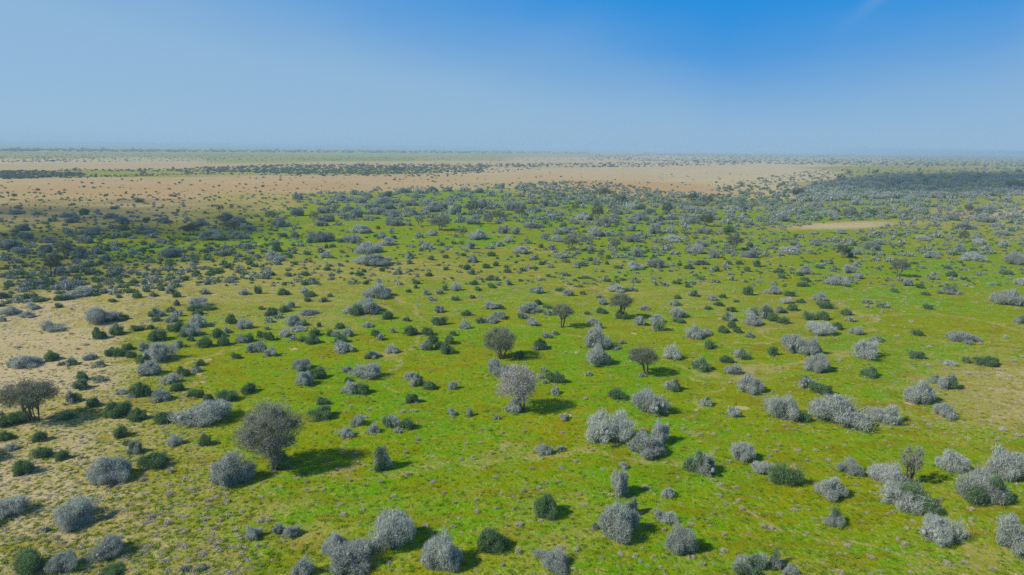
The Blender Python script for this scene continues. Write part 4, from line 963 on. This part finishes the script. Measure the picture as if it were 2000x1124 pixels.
# ------------------------------------------------------------------ clouds that shade the plain, high outside the view
def cloud_mat():
    m = bpy.data.materials.new('thin_cloud'); m.use_nodes = True
    t = m.node_tree; N = t.nodes; L = t.links
    b = N['Principled BSDF']; b.inputs['Base Color'].default_value = (.85, .85, .86, 1); b.inputs['Roughness'].default_value = 1
    tr = N.new('ShaderNodeBsdfTransparent'); ms = N.new('ShaderNodeMixShader'); ms.inputs[0].default_value = 0.085
    L.new(tr.outputs[0], ms.inputs[1]); L.new(b.outputs[0], ms.inputs[2]); L.new(ms.outputs[0], N['Material Output'].inputs['Surface'])
    return m


M_CLOUD = cloud_mat()


def make_cloud(poly, height, seed, label, n=170):
    r = np.random.default_rng(seed)
    pu = np.array(poly, float); wx_, wy_, _ = ground_at(pu[:, 0], pu[:, 1]); PW = np.stack([wx_, wy_], 1); s = []
    while len(s) < n:
        q = r.uniform(PW.min(0), PW.max(0), (2000, 2)); s.extend(q[in_poly(q[:, 0], q[:, 1], PW)][:n - len(s)])
    s = np.vstack([np.array(s), scatter(poly, n // 2, 1, 2, seed + 50)[:, :2]]); s = np.hstack([s, s])
    k = TO_SUN / TO_SUN[2]
    cx, cy = s[:, 0].mean(), s[:, 1].mean(); ext = np.hypot(s[:, 0] - cx, s[:, 1] - cy); size = np.percentile(ext, 90)
    V, F, o = [], [], 0
    B, Fi = ICO[2]
    for x, y, _, _ in s:
        e = math.hypot(x - cx, y - cy) / size
        rr = size * r.uniform(.05, .16) * max(.3, 1.2 - .7 * e)
        c = np.array([x, y, 0]) + k * (height + r.normal(0, .03) * size)
        V.append(B * np.array([rr, rr, rr * .5]) * (1 + r.normal(0, .06, (len(B), 1))) + c); F.append(Fi + o); o += len(B)
    me = mesh_of('cloud', np.vstack(V), np.vstack(F), [M_CLOUD], smooth=True)
    ob = bpy.data.objects.new('clouds', me); C.objects.link(ob); ob['kind'] = 'stuff'; ob['label'] = label


make_cloud([(-400, 392), (0, 390), (330, 389), (480, 392), (560, 425), (540, 470), (420, 515), (250, 545), (0, 570), (-300, 570)], 420, 3, 'thin white cloud high overhead shading the scrub')
make_cloud([(1600, 362), (1760, 342), (2000, 336), (2400, 334), (2400, 372), (2000, 376), (1800, 378)], 900, 4, 'thin white cloud high overhead shading the far wood')

# ------------------------------------------------------------------ haze
def make_haze():
    s = 34000.0; z0, z1 = -1.3, 28.0
    V = np.array([[x, y, z] for z in (z0, z1) for x, y in ((-s, -s), (s, -s), (s, s), (-s, s))], float)
    F = np.array([[3, 2, 1, 0], [4, 5, 6, 7], [0, 1, 5, 4], [1, 2, 6, 5], [2, 3, 7, 6], [3, 0, 4, 7]])
    m = bpy.data.materials.new('haze_air'); m.use_nodes = True
    t = m.node_tree; N = t.nodes; N.remove(N['Principled BSDF'])
    p = N.new('ShaderNodeVolumePrincipled'); p.inputs['Color'].default_value = (0.50, 0.74, 1.0, 1); p.inputs['Density'].default_value = 0.00036; p.inputs['Anisotropy'].default_value = 0.0
    t.links.new(p.outputs[0], N['Material Output'].inputs['Volume'])
    o = bpy.data.objects.new('haze', mesh_of('haze', V, F, [m])); C.objects.link(o); o['kind'] = 'stuff'; o['label'] = 'pale blue haze over the far plain'


make_haze()
